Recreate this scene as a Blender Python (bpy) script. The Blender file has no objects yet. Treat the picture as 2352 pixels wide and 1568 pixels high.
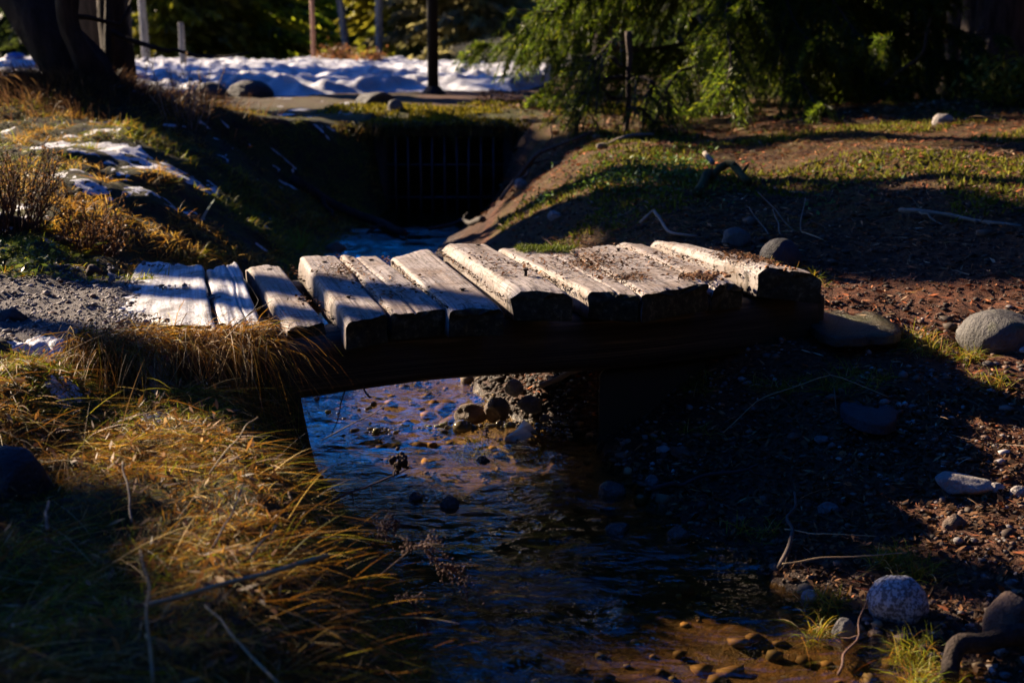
import bpy, bmesh, math, random
import numpy as np
from mathutils import Vector, Matrix
R = math.radians
rng = np.random.default_rng(7)
random.seed(7)
sc = bpy.context.scene
col = sc.collection

# ------------------------------------------------------------------ camera
CAM_H, PITCH, LENS = 1.2, R(12.4), 50.0
cd = bpy.data.cameras.new('camera'); cam = bpy.data.objects.new('camera', cd); col.objects.link(cam)
cam.location = (0, 0, CAM_H); cam.rotation_euler = (R(90) - PITCH, 0, 0)
cd.lens = LENS; cd.sensor_width = 36; cd.clip_start = 0.05; cd.clip_end = 400
cd.dof.use_dof = True; cd.dof.focus_distance = 3.85; cd.dof.aperture_fstop = 4.2
sc.camera = cam

# ------------------------------------------------------------------ light
SUN_EL, SUN_AZ = R(22.5), R(-52)           # azimuth from +Y towards +X
sdir = Vector((math.sin(SUN_AZ) * math.cos(SUN_EL), math.cos(SUN_AZ) * math.cos(SUN_EL), math.sin(SUN_EL)))
w = bpy.data.worlds.new('World'); sc.world = w; w.use_nodes = True
nt = w.node_tree; nt.nodes.clear()
sky = nt.nodes.new('ShaderNodeTexSky'); sky.sky_type = 'NISHITA'; sky.sun_disc = False
sky.sun_elevation = SUN_EL; sky.sun_rotation = SUN_AZ; sky.air_density = 1.0; sky.dust_density = 0.3; sky.ozone_density = 3.0
hs = nt.nodes.new('ShaderNodeHueSaturation'); hs.inputs['Hue'].default_value = 0.525; hs.inputs['Saturation'].default_value = 1.6
bg = nt.nodes.new('ShaderNodeBackground'); bg.inputs['Strength'].default_value = 0.064
wo = nt.nodes.new('ShaderNodeOutputWorld')
nt.links.new(sky.outputs[0], hs.inputs['Color']); nt.links.new(hs.outputs[0], bg.inputs[0]); nt.links.new(bg.outputs[0], wo.inputs[0])
sl = bpy.data.lights.new('sun', 'SUN'); so = bpy.data.objects.new('sun', sl); col.objects.link(so)
sl.energy = 5.0; sl.angle = R(0.55); sl.color = (1.0, 0.79, 0.56)
so.rotation_euler = (-sdir).to_track_quat('-Z', 'Y').to_euler(); so.location = (-20, 20, 20)
sc.view_settings.view_transform = 'Standard'; sc.view_settings.look = 'None'
sc.view_settings.exposure = 1.85; sc.view_settings.gamma = 1.0
sc.render.engine = 'CYCLES'
sc.cycles.max_bounces = 6; sc.cycles.diffuse_bounces = 2; sc.cycles.glossy_bounces = 3
sc.cycles.transparent_max_bounces = 8; sc.cycles.sample_clamp_indirect = 4.0
sc.cycles.use_denoising = True

# ------------------------------------------------------------------ noise
def _h(ix, iy, iz, seed):
    n = (ix * 374761393 + iy * 668265263 + iz * 1274126177 + seed * 974634777) & 0xFFFFFFFF
    n = ((n ^ (n >> 13)) * 1274126177) & 0xFFFFFFFF
    n = ((n ^ (n >> 15)) * 2246822519) & 0xFFFFFFFF
    return ((n ^ (n >> 16)) & 0xFFFFFF) / float(0xFFFFFF)
def vnoise(x, y, z=0.0, seed=0):
    x, y, z = np.broadcast_arrays(np.asarray(x, float), np.asarray(y, float), np.asarray(z, float))
    xi, yi, zi = np.floor(x).astype(np.int64), np.floor(y).astype(np.int64), np.floor(z).astype(np.int64)
    f = lambda t: t * t * (3 - 2 * t)
    u, v, s = f(x - xi), f(y - yi), f(z - zi)
    out = 0
    for dz in (0, 1):
        wz = s if dz else 1 - s
        for dy in (0, 1):
            wy = v if dy else 1 - v
            out = out + wz * wy * (_h(xi, yi + dy, zi + dz, seed) * (1 - u) + _h(xi + 1, yi + dy, zi + dz, seed) * u)
    return out * 2 - 1
def fbm(x, y, z=0.0, o=4, seed=0):
    a, s, t = 1.0, 0, 0
    for i in range(o):
        k = 2.03 ** i
        s = s + a * vnoise(np.asarray(x) * k, np.asarray(y) * k, np.asarray(z) * k, seed + i); t += a; a *= 0.5
    return s / t
def sstep(a, b, x):
    t = np.clip((np.asarray(x, float) - a) / (b - a), 0, 1); return t * t * (3 - 2 * t)

# ------------------------------------------------------------------ terrain
YS = [-3, 1.5, 2.2, 2.6, 3.0, 3.4, 3.7, 4.13, 4.4, 4.7, 5.2, 6, 7, 7.7, 8.3, 9.0, 9.6, 11]
XL = [.15, .0, -.10, -.17, -.28, -.42, -.52, -.68, -.78, -.82, -.82, -.84, -.9, -1.02, -1.02, -.92, -.86, -.84]
XR = [1.5, 1.25, 1.04, .80, .56, .40, .33, .22, -.05, -.12, -.15, -.28, -.42, -.42, -.36, -.24, -.12, -.1]
def xl_(y): return np.interp(y, YS, XL)
def xr_(y): return np.interp(y, YS, XR)
def H(x, y):
    x = np.asarray(x, float); y = np.asarray(y, float)
    xl, xr = xl_(y), xr_(y)
    n1 = fbm(x * 1.3, y * 1.3, 0, 3, 11); n2 = fbm(x * 6, y * 6, 0, 3, 21); n3 = fbm(x * 22, y * 22, 0, 3, 31)
    wob = fbm(x * 3.0, y * 3.0, 0, 3, 44) * .05
    # left bank
    dl = xl - x + wob
    hl = np.interp(y, [-3, 1, 2.2, 3.0, 3.45, 3.6, 4.3, 5.5, 7, 9, 12], [.36, .34, .33, .31, .29, .30, .40, .46, .54, .62, .66])
    bl = np.interp(y, [0, 2.5, 3.4, 3.8, 4.35, 4.7, 5.5, 8, 8.8, 9.4], [.42, .40, .38, .14, .25, .95, 1.2, 1.1, 1.2, .5])
    zl = hl * sstep(0, 1, dl / bl) ** .75 + .05 * np.clip(-x - 1.2, 0, 3) * sstep(4.8, 6, y)
    hl = hl + .11 * sstep(.92, 1.15, -x) * sstep(2.6, 3.3, y) * (1 - sstep(3.6, 4.2, y)); zl = hl * sstep(0, 1, dl / bl) ** .75 + .05 * np.clip(-x - 1.2, 0, 3) * sstep(4.8, 6, y)
    # gravel landing at the left end of the bridge
    fr = 3.52 + (x + .9) * .18
    g = sstep(fr - .05, fr + .03, y) * (1 - sstep(4.25, 4.55, y + x * .05)) * sstep(.0, .12, dl - .02)
    zl = zl * (1 - g) + g * (.425 + .03 * np.clip(-x - 1, 0, 2))
    zl = zl + (1 - g) * .05 * fbm(x * 4.2, y * 4.2, 0, 3, 14) * sstep(.1, .4, dl) * (y < 9)
    # mound round the leaning tree
    zl = zl + .20 * np.exp(-(((x + 2.95) / .85) ** 2 + ((y - 9.3) / .8) ** 2))
    # right bank
    rgh = (.07 * fbm(x * 2.3, y * 2.3, 0, 3, 15) + .03 * np.abs(fbm(x * 6, y * 6, 0, 3, 16))) * sstep(4.3, 5.4, y) * (y < 11)
    dr = x - xr + wob
    hr = np.interp(y, [-3, 1.5, 2.5, 3.3, 4.1, 4.6, 5.5, 7, 9.5, 12], [.10, .09, .085, .09, .24, .34, .42, .52, .60, .66])
    br = np.interp(y, [0, 2.4, 3.2, 3.9, 4.3, 5, 6.5, 8.6, 9.4], [.75, .8, .95, .75, .55, .85, 1.2, .95, .35])
    zr = hr * sstep(-.05, 1, dr / br) ** .9 + .16 * np.clip(x - 1.25, 0, .6) + .05 * np.clip(x - 1.85, 0, 6) * sstep(2, 3.5, y)
    z = np.where(x < .5 * (xl + xr), zl, zr)
    zr = zr + rgh * sstep(.1, .5, dr)
    inside = np.clip(np.minimum(x - xl, xr - x), 0, 1)
    bed = -.015 - np.where(y < 3.2, .045, .085) * sstep(0, .16, inside) + .022 * n2
    land = (z > .004)
    z = np.where(inside > 0, bed, z + .035 * n1 * sstep(0, .3, np.abs(np.where(x < .5 * (xl + xr), dl, dr))) + .016 * n2 + .011 * n3 + .004)
    # the bank over the culvert and the land behind it
    far = .60 + .03 * n1 + .012 * n2 + .10 * sstep(3, 9, x) + .25 * sstep(26, 60, y)
    lane = sstep(.38, .52, np.abs(x + .46))
    e = sstep(10.25, 10.45, y) * (1 - lane) + sstep(9.1, 9.9, y) * lane
    return z * (1 - e) + far * e

KX = 36.0 / 2352 / LENS
cp, sp = math.cos(PITCH), math.sin(PITCH)
def ray(px, py):
    a, b = (px - 1176) * KX, (784 - py) * KX
    return np.array([a, cp + b * sp, -sp + b * cp])
def at(px, py, z):
    d = ray(px, py); t = (z - CAM_H) / d[2]
    return np.array([d[0] * t, d[1] * t, z])
def at_y(px, py, y):
    d = ray(px, py); t = y / d[1]
    return np.array([d[0] * t, y, CAM_H + d[2] * t])
TT = np.concatenate([np.arange(1.2, 8, .006), np.arange(8, 45, .03)])
def ground(px, py):
    d = ray(px, py); z = CAM_H + d[2] * TT
    h = np.maximum(H(d[0] * TT, d[1] * TT), 0.0)
    i = np.argmax(z < h)
    if not (z < h).any(): i = len(TT) - 1
    t = TT[i]; return np.array([d[0] * t, d[1] * t, h[i]])
def scale_at(p): return (p[1] * cp + (CAM_H - p[2]) * sp) * KX     # metres per photo pixel
def inview(x, y, z, m=.12):
    dep = y * cp + (CAM_H - z) * sp
    a = x / dep / (36 / 2 / LENS); b = ((z - CAM_H) * cp + y * sp) / dep / (24 / 2 / LENS)
    return (dep > .3) & (np.abs(a) < 1 + m) & (np.abs(b) < 1 + m)

# ------------------------------------------------------------------ materials
class NT:
    def __init__(s, name):
        s.m = bpy.data.materials.new(name); s.m.use_nodes = True; s.t = s.m.node_tree; s.t.nodes.clear()
        s.out = s.t.nodes.new('ShaderNodeOutputMaterial')
    def n(s, typ, **kw):
        nd = s.t.nodes.new('ShaderNode' + typ)
        for k, v in kw.items():
            if k in nd.inputs: s.put(nd.inputs[k], v)
            else: setattr(nd, k, v)
        return nd
    def put(s, inp, v):
        if hasattr(v, 'is_output'): s.t.links.new(v, inp)
        else: inp.default_value = v
    def noise(s, vec, scale, detail=4, rough=.6):
        return s.n('TexNoise', Vector=vec, Scale=scale, Detail=detail, Roughness=rough).outputs['Fac']
    def mapv(s, src, sc_):
        nd = s.n('Mapping'); s.put(nd.inputs['Vector'], src); nd.inputs['Scale'].default_value = sc_; return nd.outputs[0]
    def ramp(s, f, stops):
        nd = s.n('ValToRGB'); s.put(nd.inputs[0], f); e = nd.color_ramp.elements
        while len(e) < len(stops): e.new(.5)
        for q, (p, c) in zip(e, stops): q.position = p; q.color = (*c, 1) if len(c) == 3 else (c[0],) * 3 + (1,)
        return nd.outputs[0]
    def mix(s, f, a, b, mode='MIX'):
        nd = s.n('Mix', data_type='RGBA', blend_type=mode); s.put(nd.inputs[0], f)
        for i, v in ((6, a), (7, b)):
            if isinstance(v, tuple) and len(v) == 3: v = (*v, 1)
            s.put(nd.inputs[i], v)
        return nd.outputs[2]
    def math(s, op, a, b=0.0):
        nd = s.n('Math', operation=op); s.put(nd.inputs[0], a); s.put(nd.inputs[1], b); return nd.outputs[0]
    def bump(s, h, strength=.5, dist=.01, normal=None):
        nd = s.n('Bump', Height=h, Strength=strength, Distance=dist)
        if normal is not None: s.put(nd.inputs['Normal'], normal)
        return nd.outputs[0]
    def princ(s, **kw):
        nd = s.n('BsdfPrincipled')
        for k, v in kw.items():
            k = k.replace('_', ' ')
            if k == 'IOR Level': k = 'Specular IOR Level'
            if isinstance(v, tuple) and len(v) == 3: v = (*v, 1)
            s.put(nd.inputs[k], v)
        return nd.outputs[0]
    def end(s, sh, vol=None):
        if sh is not None: s.put(s.out.inputs['Surface'], sh)
        return s.m
def c3(r, g, b): return (r, g, b)

def m_ground():
    s = NT('forest_ground'); g = s.n('NewGeometry').outputs['Position']; z = s.n('Attribute', attribute_name='zone')
    sep = s.n('SeparateColor', Color=z.outputs['Color']); gr, mo, ne = sep.outputs[0], sep.outputs[1], sep.outputs[2]
    a = s.noise(g, 9, 8, .7); b = s.noise(g, 60, 5, .7); c = s.noise(g, 260, 3, .6)
    soil = s.ramp(a, [(.3, (.014, .010, .007)), (.5, (.034, .022, .014)), (.72, (.07, .045, .028))])
    soil = s.mix(s.ramp(b, [(.48, (0,)), (.75, (1,))]), soil, (.085, .055, .035))
    need = s.ramp(b, [(.3, (.035, .014, .008)), (.5, (.14, .05, .024)), (.7, (.28, .12, .06))])
    colr = s.mix(s.math('MULTIPLY', ne, s.ramp(a, [(.3, (.3,)), (.6, (1,))])), soil, need)
    moss = s.ramp(b, [(.3, (.018, .02, .004)), (.55, (.075, .080, .012)), (.75, (.16, .14, .025))])
    colr = s.mix(s.math('MULTIPLY', mo, s.ramp(a, [(.38, (0,)), (.55, (1,))])), colr, moss)
    grav = s.ramp(c, [(.3, (.05, .045, .045)), (.5, (.14, .125, .12)), (.7, (.33, .30, .29))])
    colr = s.mix(gr, colr, grav)
    sz = s.n('SeparateXYZ', Vector=g).outputs[2]
    vor = s.n('TexVoronoi', Vector=g, Scale=26.0)
    bedc = s.mix(.3, s.ramp(b, [(.36, (.012, .007, .003)), (.52, (.07, .034, .009)), (.72, (.19, .105, .032))]), s.mix(s.n('SeparateColor', Color=vor.outputs['Color']).outputs[0], (.03, .016, .006), (.15, .09, .035)))
    wet = s.ramp(sz, [(.0, (1,)), (.06, (0,))])
    under = s.math('LESS_THAN', sz, .0)
    colr = s.mix(s.math('MULTIPLY', wet, .5), colr, (.0, .0, .0))
    colr = s.mix(under, colr, bedc)
    h = s.math('ADD', s.math('MULTIPLY', b, .6), s.math('MULTIPLY', c, .4))
    nb = s.bump(h, 1.0, .03)
    rough = s.math('SUBTRACT', .95, s.math('MULTIPLY', wet, .55))
    return s.end(s.princ(Base_Color=colr, Roughness=rough, Normal=nb, IOR_Level=.25))
def m_wood(name, light=.74, dark=False):
    s = NT(name); tc = s.n('TexCoord').outputs['Object']; uv = s.n('UVMap').outputs[0]
    g1 = s.noise(s.mapv(uv, (150, 3.0, 1)), 1, 5, .65); g2 = s.noise(s.mapv(uv, (40, 1.1, 1)), 1, 5, .6); bl = s.noise(tc, 7, 5, .65); sp_ = s.noise(tc, 55, 4, .7)
    cr = s.n('Attribute', attribute_name='side_dark').outputs['Color']; wr = s.n('SeparateColor', Color=cr)
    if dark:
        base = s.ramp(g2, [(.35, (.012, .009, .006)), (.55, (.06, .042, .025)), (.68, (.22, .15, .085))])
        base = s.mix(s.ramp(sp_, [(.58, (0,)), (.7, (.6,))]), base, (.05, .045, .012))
    else:
        base = s.ramp(g2, [(.25, (.25 * light, .215 * light, .20 * light)), (.5, (.44 * light, .385 * light, .36 * light)), (.75, (.57 * light, .51 * light, .47 * light))])
        base = s.mix(s.ramp(g1, [(.34, (.9,)), (.47, (0,))]), base, (.075, .058, .046))
        base = s.mix(s.ramp(bl, [(.44, (0,)), (.66, (.85,))]), base, (.17, .115, .08))
        base = s.mix(s.ramp(sp_, [(.545, (0,)), (.62, (.9,))]), base, (.05, .034, .02))
        crk = s.noise(s.mapv(uv, (55, .9, 1)), 1, 3, .55); crk = s.ramp(s.math('ABSOLUTE', s.math('SUBTRACT', crk, .5)), [(.0, (.95,)), (.012, (0,))])
        base = s.mix(crk, base, (.03, .022, .016))
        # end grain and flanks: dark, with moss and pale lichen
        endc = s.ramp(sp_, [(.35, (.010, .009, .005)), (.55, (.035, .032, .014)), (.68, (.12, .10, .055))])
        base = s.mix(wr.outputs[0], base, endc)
    h = s.math('ADD', s.math('MULTIPLY', g1, .7), s.math('MULTIPLY', sp_, .5))
    return s.end(s.princ(Base_Color=base, Roughness=.72, Normal=s.bump(h, .55, .006), IOR_Level=.3))
def m_frost():
    s = NT('frosted_wood'); tc = s.n('TexCoord').outputs['Object']; uv = s.n('UVMap').outputs[0]
    g1 = s.noise(s.mapv(uv, (60, 2.0, 1)), 1, 5, .65); bl = s.noise(tc, 9, 6, .7); sp_ = s.noise(tc, 120, 4, .7)
    fr = s.ramp(g1, [(.3, (.16, .15, .15)), (.55, (.52, .52, .54)), (.75, (.72, .72, .75))])
    base = s.mix(s.ramp(bl, [(.48, (0,)), (.62, (.9,))]), fr, (.10, .085, .075))
    base = s.mix(s.ramp(sp_, [(.58, (0,)), (.66, (.9,))]), base, (.04, .03, .025))
    wr = s.n('SeparateColor', Color=s.n('Attribute', attribute_name='side_dark').outputs['Color'])
    base = s.mix(wr.outputs[0], base, (.03, .024, .017))
    return s.end(s.princ(Base_Color=base, Roughness=.5, Normal=s.bump(s.math('ADD', bl, s.math('MULTIPLY', sp_, .6)), .8, .012)))
def m_rock(name, stops, scale=14, moss=0.0, rough=.75, speck=None):
    s = NT(name); tc = s.n('TexCoord').outputs['Object']; g = s.n('NewGeometry')
    a = s.noise(tc, scale, 6, .65); b = s.noise(tc, scale * 7, 4, .7)
    base = s.ramp(a, stops)
    if speck:
        base = s.mix(s.ramp(b, [(.47, (0,)), (.53, (1,))]), base, speck)
    else:
        base = s.mix(.35, base, s.ramp(b, [(.3, (.2,)), (.7, (.9,))]), 'MULTIPLY')
    if moss:
        nz = s.n('SeparateXYZ', Vector=g.outputs['Normal']).outputs[2]
        mk = s.math('MULTIPLY', s.ramp(nz, [(.2, (0,)), (.7, (1,))]), s.ramp(s.noise(tc, 6, 5), [(.5, (0,)), (.62, (moss,))]))
        base = s.mix(mk, base, (.07, .08, .015))
    return s.end(s.princ(Base_Color=base, Roughness=rough, Normal=s.bump(s.math('ADD', a, s.math('MULTIPLY', b, .5)), .9, .025)))
def m_leaf(name, trans=.46, rough=.55, spec=.25):
    s = NT(name); c = s.n('Attribute', attribute_name='tint').outputs['Color']
    d = s.princ(Base_Color=c, Roughness=rough, IOR_Level=spec); t = s.n('BsdfTranslucent', Color=c).outputs[0]
    mx = s.n('MixShader'); s.put(mx.inputs[0], trans); s.put(mx.inputs[1], d); s.put(mx.inputs[2], t)
    return s.end(mx.outputs[0])
def m_bark(name, a, b, scale=14):
    s = NT(name); tc = s.n('TexCoord').outputs['Object']
    n = s.noise(s.mapv(tc, (1, 1, .25)), scale, 6, .7); n2 = s.noise(tc, scale * 5, 4, .7)
    base = s.ramp(n, [(.32, a), (.68, b)])
    return s.end(s.princ(Base_Color=base, Roughness=.9, Normal=s.bump(s.math('ADD', n, s.math('MULTIPLY', n2, .4)), 1.0, .03), IOR_Level=.2))
def m_water():
    s = NT('stream_water'); g = s.n('NewGeometry').outputs['Position']
    dv = s.n('VectorMath', operation='ADD'); wn = s.n('TexNoise', Vector=s.mapv(g, (3, 3, 1)), Scale=1.0, Detail=2.0); s.put(dv.inputs[0], g)
    sv = s.n('VectorMath', operation='SCALE'); s.put(sv.inputs[0], wn.outputs['Color']); sv.inputs['Scale'].default_value = .22; s.put(dv.inputs[1], sv.outputs[0]); gd = dv.outputs[0]
    n0 = s.noise(s.mapv(gd, (6, 13, 1)), 1, 2, .5); n1 = s.noise(s.mapv(gd, (17, 34, 1)), 1, 3, .5); n2 = s.noise(s.mapv(gd, (55, 95, 1)), 1, 2, .55)
    calm = s.ramp(s.noise(s.mapv(g, (2.2, 2.6, 1)), 1, 3, .5), [(.40, (.25,)), (.58, (1,))])
    h = s.math('ADD', s.math('MULTIPLY', n0, 1.5), s.math('MULTIPLY', calm, s.math('ADD', n1, s.math('MULTIPLY', n2, .35))))
    nb = s.bump(h, 1.0, .0095)
    gl = s.n('BsdfGlossy', Color=(1, 1, 1, 1), Roughness=.03, Normal=nb).outputs[0]
    tr = s.n('BsdfTransparent', Color=(.80, .66, .42, 1)).outputs[0]
    fr = s.n('Fresnel', IOR=1.72, Normal=nb).outputs[0]
    front = s.math('SUBTRACT', 1.0, s.n('NewGeometry').outputs['Backfacing'])   # from below the surface lets the light through
    mx = s.n('MixShader'); s.put(mx.inputs[0], s.math('MULTIPLY', fr, front)); s.put(mx.inputs[1], tr); s.put(mx.inputs[2], gl)
    return s.end(mx.outputs[0])
def m_snow():
    s = NT('old_snow'); g = s.n('NewGeometry').outputs['Position']
    a = s.noise(g, 5, 6, .65); b = s.noise(g, 60, 4, .7)
    base = s.ramp(a, [(.3, (.36, .37, .40)), (.6, (.62, .63, .66))])
    return s.end(s.princ(Base_Color=base, Roughness=.6, Normal=s.bump(s.math('ADD', a, s.math('MULTIPLY', b, .25)), .8, .06)))
def m_plain(name, c, rough=.6, metal=0.0):
    s = NT(name); tc = s.n('TexCoord').outputs['Object']; n = s.noise(tc, 22, 5, .7)
    base = s.mix(s.ramp(n, [(.35, (0,)), (.65, (1,))]), tuple(v * .55 for v in c), c)
    return s.end(s.princ(Base_Color=base, Roughness=rough, Metallic=metal, Normal=s.bump(n, .3, .005)))
M = dict(
    ground=m_ground(), wood=m_wood('weathered_wood'), wood_dark=m_wood('dark_wet_wood', dark=True), frost=m_frost(),
    rock=m_rock('grey_stone', [(.3, (.07, .066, .062)), (.7, (.22, .20, .185))]), rock_moss=m_rock('mossy_stone', [(.3, (.06, .056, .05)), (.7, (.19, .175, .16))], moss=.9),
    rock_pale=m_rock('pale_stone', [(.3, (.24, .21, .19)), (.7, (.42, .37, .33))]), rock_dark=m_rock('dark_stone', [(.3, (.022, .022, .026)), (.7, (.065, .062, .066))]),
    rock_brown=m_rock('brown_stone', [(.3, (.06, .035, .022)), (.7, (.20, .115, .07))]), rock_wet=m_rock('wet_stone', [(.3, (.03, .026, .022)), (.7, (.12, .10, .08))], rough=.25),
    slab=m_rock('mossy_slab_stone', [(.3, (.03, .026, .012)), (.7, (.11, .085, .04))], moss=.5, rough=.38),
    granite=m_rock('speckled_granite', [(.3, (.40, .40, .41)), (.7, (.66, .65, .64))], speck=(.13, .125, .13), scale=17),
    leaf=m_leaf('grass_blades'), needle=m_leaf('spruce_needles', .66, .45, .4), gloss_leaf=m_leaf('glossy_leaves', .35, .5, .3), litter=m_leaf('needle_litter', .1, .8, .1),
    bark=m_bark('dark_bark', (.014, .010, .008), (.055, .040, .032)), bark_spruce=m_bark('spruce_bark', (.02, .015, .012), (.13, .10, .085)), birch=m_bark('pale_bark', (.10, .10, .11), (.34, .33, .34), 8),
    water=m_water(), snow=m_snow(), rust=m_plain('rusty_iron', (.012, .008, .007), .8, .0), iron=m_plain('grey_iron', (.07, .07, .085), .5, .5),
    concrete=m_plain('dark_concrete', (.045, .04, .036), .9), twig=m_plain('twig_bark', (.10, .07, .05), .85), twig_pale=m_plain('bleached_twig', (.27, .22, .17), .85), twig_dark=m_plain('dark_twig', (.03, .022, .018), .85),
    twig_red=m_plain('reddish_twig', (.11, .05, .032), .85), straw=m_plain('straw_stalk', (.44, .31, .15), .7), postwood=m_plain('reddish_post_wood', (.42, .22, .15), .8), sign=m_plain('dark_sign_board', (.035, .022, .02), .8),
    nail=m_plain('rusty_nail', (.035, .02, .014), .7, .4), ice=m_plain('ice', (.80, .83, .84), .3), clod=m_plain('brown_clod', (.07, .035, .02), .95), moss_twig=m_plain('mossy_bark', (.07, .065, .012), .95), blue=m_plain('blue_plastic', (.02, .07, .35), .5),
    moss_leaf=m_leaf('moss_fronds', .3, .8, .1), pebble=m_leaf('pebbles', 0.0, .75, .3), wet_pebble=m_leaf('wet_pebbles', 0.0, .06, 1.0))

# ------------------------------------------------------------------ mesh helpers
def mk(name, V, F4=None, F3=None, mat=None, parent=None, tint=None, smooth=False, uv=None, attr='tint'):
    me = bpy.data.meshes.new(name)
    V = np.asarray(V, np.float32); me.vertices.add(len(V)); me.vertices.foreach_set('co', V.ravel())
    parts, starts, s = [], [], 0
    for F, k in ((F4, 4), (F3, 3)):
        if F is None or len(F) == 0: continue
        F = np.asarray(F, np.int32); parts.append(F.ravel()); starts.append(s + np.arange(len(F)) * k); s += F.size
    L = np.concatenate(parts); S = np.concatenate(starts)
    me.loops.add(len(L)); me.polygons.add(len(S))
    me.polygons.foreach_set('loop_start', S.astype(np.int32)); me.loops.foreach_set('vertex_index', L)
    if smooth: me.polygons.foreach_set('use_smooth', np.ones(len(S), bool))
    if tint is not None:
        t = np.ones((len(V), 4), np.float32); t[:, :3] = tint
        a = me.color_attributes.new(attr, 'FLOAT_COLOR', 'POINT'); a.data.foreach_set('color', t.ravel())
    if uv is not None:
        u = me.uv_layers.new(name='uv'); u.data.foreach_set('uv', np.asarray(uv, np.float32)[L].ravel())
    me.update(calc_edges=True); me.validate()
    if mat: me.materials.append(mat)
    o = bpy.data.objects.new(name, me); col.objects.link(o)
    if parent: o.parent = parent
    return o
def thing(o, label, cat, group=None):
    o['label'] = label; o['category'] = cat
    if group: o['group'] = group
    return o
def empty(name, loc=(0, 0, 0)):
    o = bpy.data.objects.new(name, None); o.location = loc; col.objects.link(o); o.empty_display_size = .2; return o
def origin_to(o, p):
    p = Vector(p); o.data.transform(Matrix.Translation(-p)); o.location = p; return o
def kind(o, k): o['kind'] = k; return o
def unit(v): return v / np.maximum(np.linalg.norm(v, axis=-1, keepdims=True), 1e-9)

def blades(P, D, Ln, Wd, droop, tint, seg=3, side=None, floor=None):
    N = len(P); D = unit(D)
    if side is None:
        r = rng.normal(size=(N, 3)); side = unit(np.cross(D, r))
    V = np.zeros((N, 2 * seg + 1, 3)); g = np.array([0, 0, -1.0])
    for i in range(seg + 1):
        t = i / seg
        c = P + D * (Ln * t)[:, None] + g * (droop * Ln * t * t)[:, None]
        if floor is not None: c[:, 2] = np.maximum(c[:, 2], floor(c[:, 0], c[:, 1]) + .004)
        if i < seg:
            wv = side * (Wd * (1 - .75 * t) * .5)[:, None]
            V[:, 2 * i] = c - wv; V[:, 2 * i + 1] = c + wv
        else: V[:, 2 * seg] = c
    base = (np.arange(N) * (2 * seg + 1))[:, None]
    q = np.concatenate([base + np.array([2 * i, 2 * i + 1, 2 * i + 3, 2 * i + 2]) for i in range(seg - 1)])
    t3 = base + np.array([2 * seg - 2, 2 * seg - 1, 2 * seg])
    return V.reshape(-1, 3), q, t3, np.repeat(tint, 2 * seg + 1, axis=0)
def kites(P, A, B, tint):
    N = len(P); V = np.stack([P - A, P + B - A * .1, P + A, P - B - A * .1], 1).reshape(-1, 3)
    q = (np.arange(N) * 4)[:, None] + np.arange(4)
    return V, q, np.repeat(tint, 4, axis=0)
def pal(n, cols, wts, jit=.25):
    i = rng.choice(len(cols), n, p=np.array(wts) / sum(wts)); c = np.array(cols)[i]
    return np.clip(c * (1 + rng.normal(0, jit, (n, 1))), .003, .9)
def tube(pts, rad, sides=7, rough=0.0, seed=0):
    pts = np.asarray(pts, float); n = len(pts); rad = np.broadcast_to(np.asarray(rad, float), (n,)).copy()
    T = np.gradient(pts, axis=0); T = unit(T)
    ref = np.array([0, 0, 1.0]) if abs(T[0, 2]) < .8 else np.array([1.0, 0, 0])
    V = []
    for i in range(n):
        a = unit(np.cross(T[i], ref)); b = np.cross(T[i], a)
        th = np.arange(sides) / sides * 2 * np.pi
        rr = rad[i] * (1 + rough * vnoise(np.cos(th) * 1.7 + seed, np.sin(th) * 1.7, i * .6, seed))
        V.append(pts[i] + np.outer(np.cos(th) * rr, a) + np.outer(np.sin(th) * rr, b))
    V = np.concatenate(V + [pts[:1], pts[-1:]]); Q = []; T3 = []
    for i in range(n - 1):
        for j in range(sides):
            k = (j + 1) % sides; Q.append((i * sides + j, i * sides + k, (i + 1) * sides + k, (i + 1) * sides + j))
    c0, c1 = n * sides, n * sides + 1
    for j in range(sides):
        k = (j + 1) % sides; T3.append((c0, k, j)); T3.append((c1, (n - 1) * sides + j, (n - 1) * sides + k))
    return V, np.array(Q), np.array(T3)
def curve(pts, n=14, wob=.0, seed=0):
    pts = np.asarray(pts, float); d = np.concatenate([[0], np.cumsum(np.linalg.norm(np.diff(pts, axis=0), axis=1))])
    t = np.linspace(0, d[-1], n)
    if len(pts) > 2:
        # smooth through the points
        tt = np.linspace(0, d[-1], 60); lin = np.stack([np.interp(tt, d, pts[:, k]) for k in range(3)], 1)
        for _ in range(6): lin[1:-1] = .25 * lin[:-2] + .5 * lin[1:-1] + .25 * lin[2:]
        out = np.stack([np.interp(t, tt, lin[:, k]) for k in range(3)], 1)
    else: out = np.stack([np.interp(t, d, pts[:, k]) for k in range(3)], 1)
    if wob:
        e = np.sin(np.linspace(0, np.pi, n)) * wob
        for k in range(3): out[:, k] += e * vnoise(np.linspace(0, 4, n) + seed * 3.1, k * 7.7, 0, seed)
    return out
class Bag:
    def __init__(s): s.V, s.Q, s.T, s.C, s.n = [], [], [], [], 0
    def add(s, V, Q=None, T=None, C=None):
        s.V.append(V)
        if Q is not None and len(Q): s.Q.append(np.asarray(Q) + s.n)
        if T is not None and len(T): s.T.append(np.asarray(T) + s.n)
        if C is not None: s.C.append(C)
        s.n += len(V)
    def build(s, name, mat, parent=None, smooth=False, attr='tint'):
        return mk(name, np.concatenate(s.V), np.concatenate(s.Q) if s.Q else None, np.concatenate(s.T) if s.T else None, mat, parent,
                  np.concatenate(s.C) if s.C else None, smooth, attr=attr)
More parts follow.
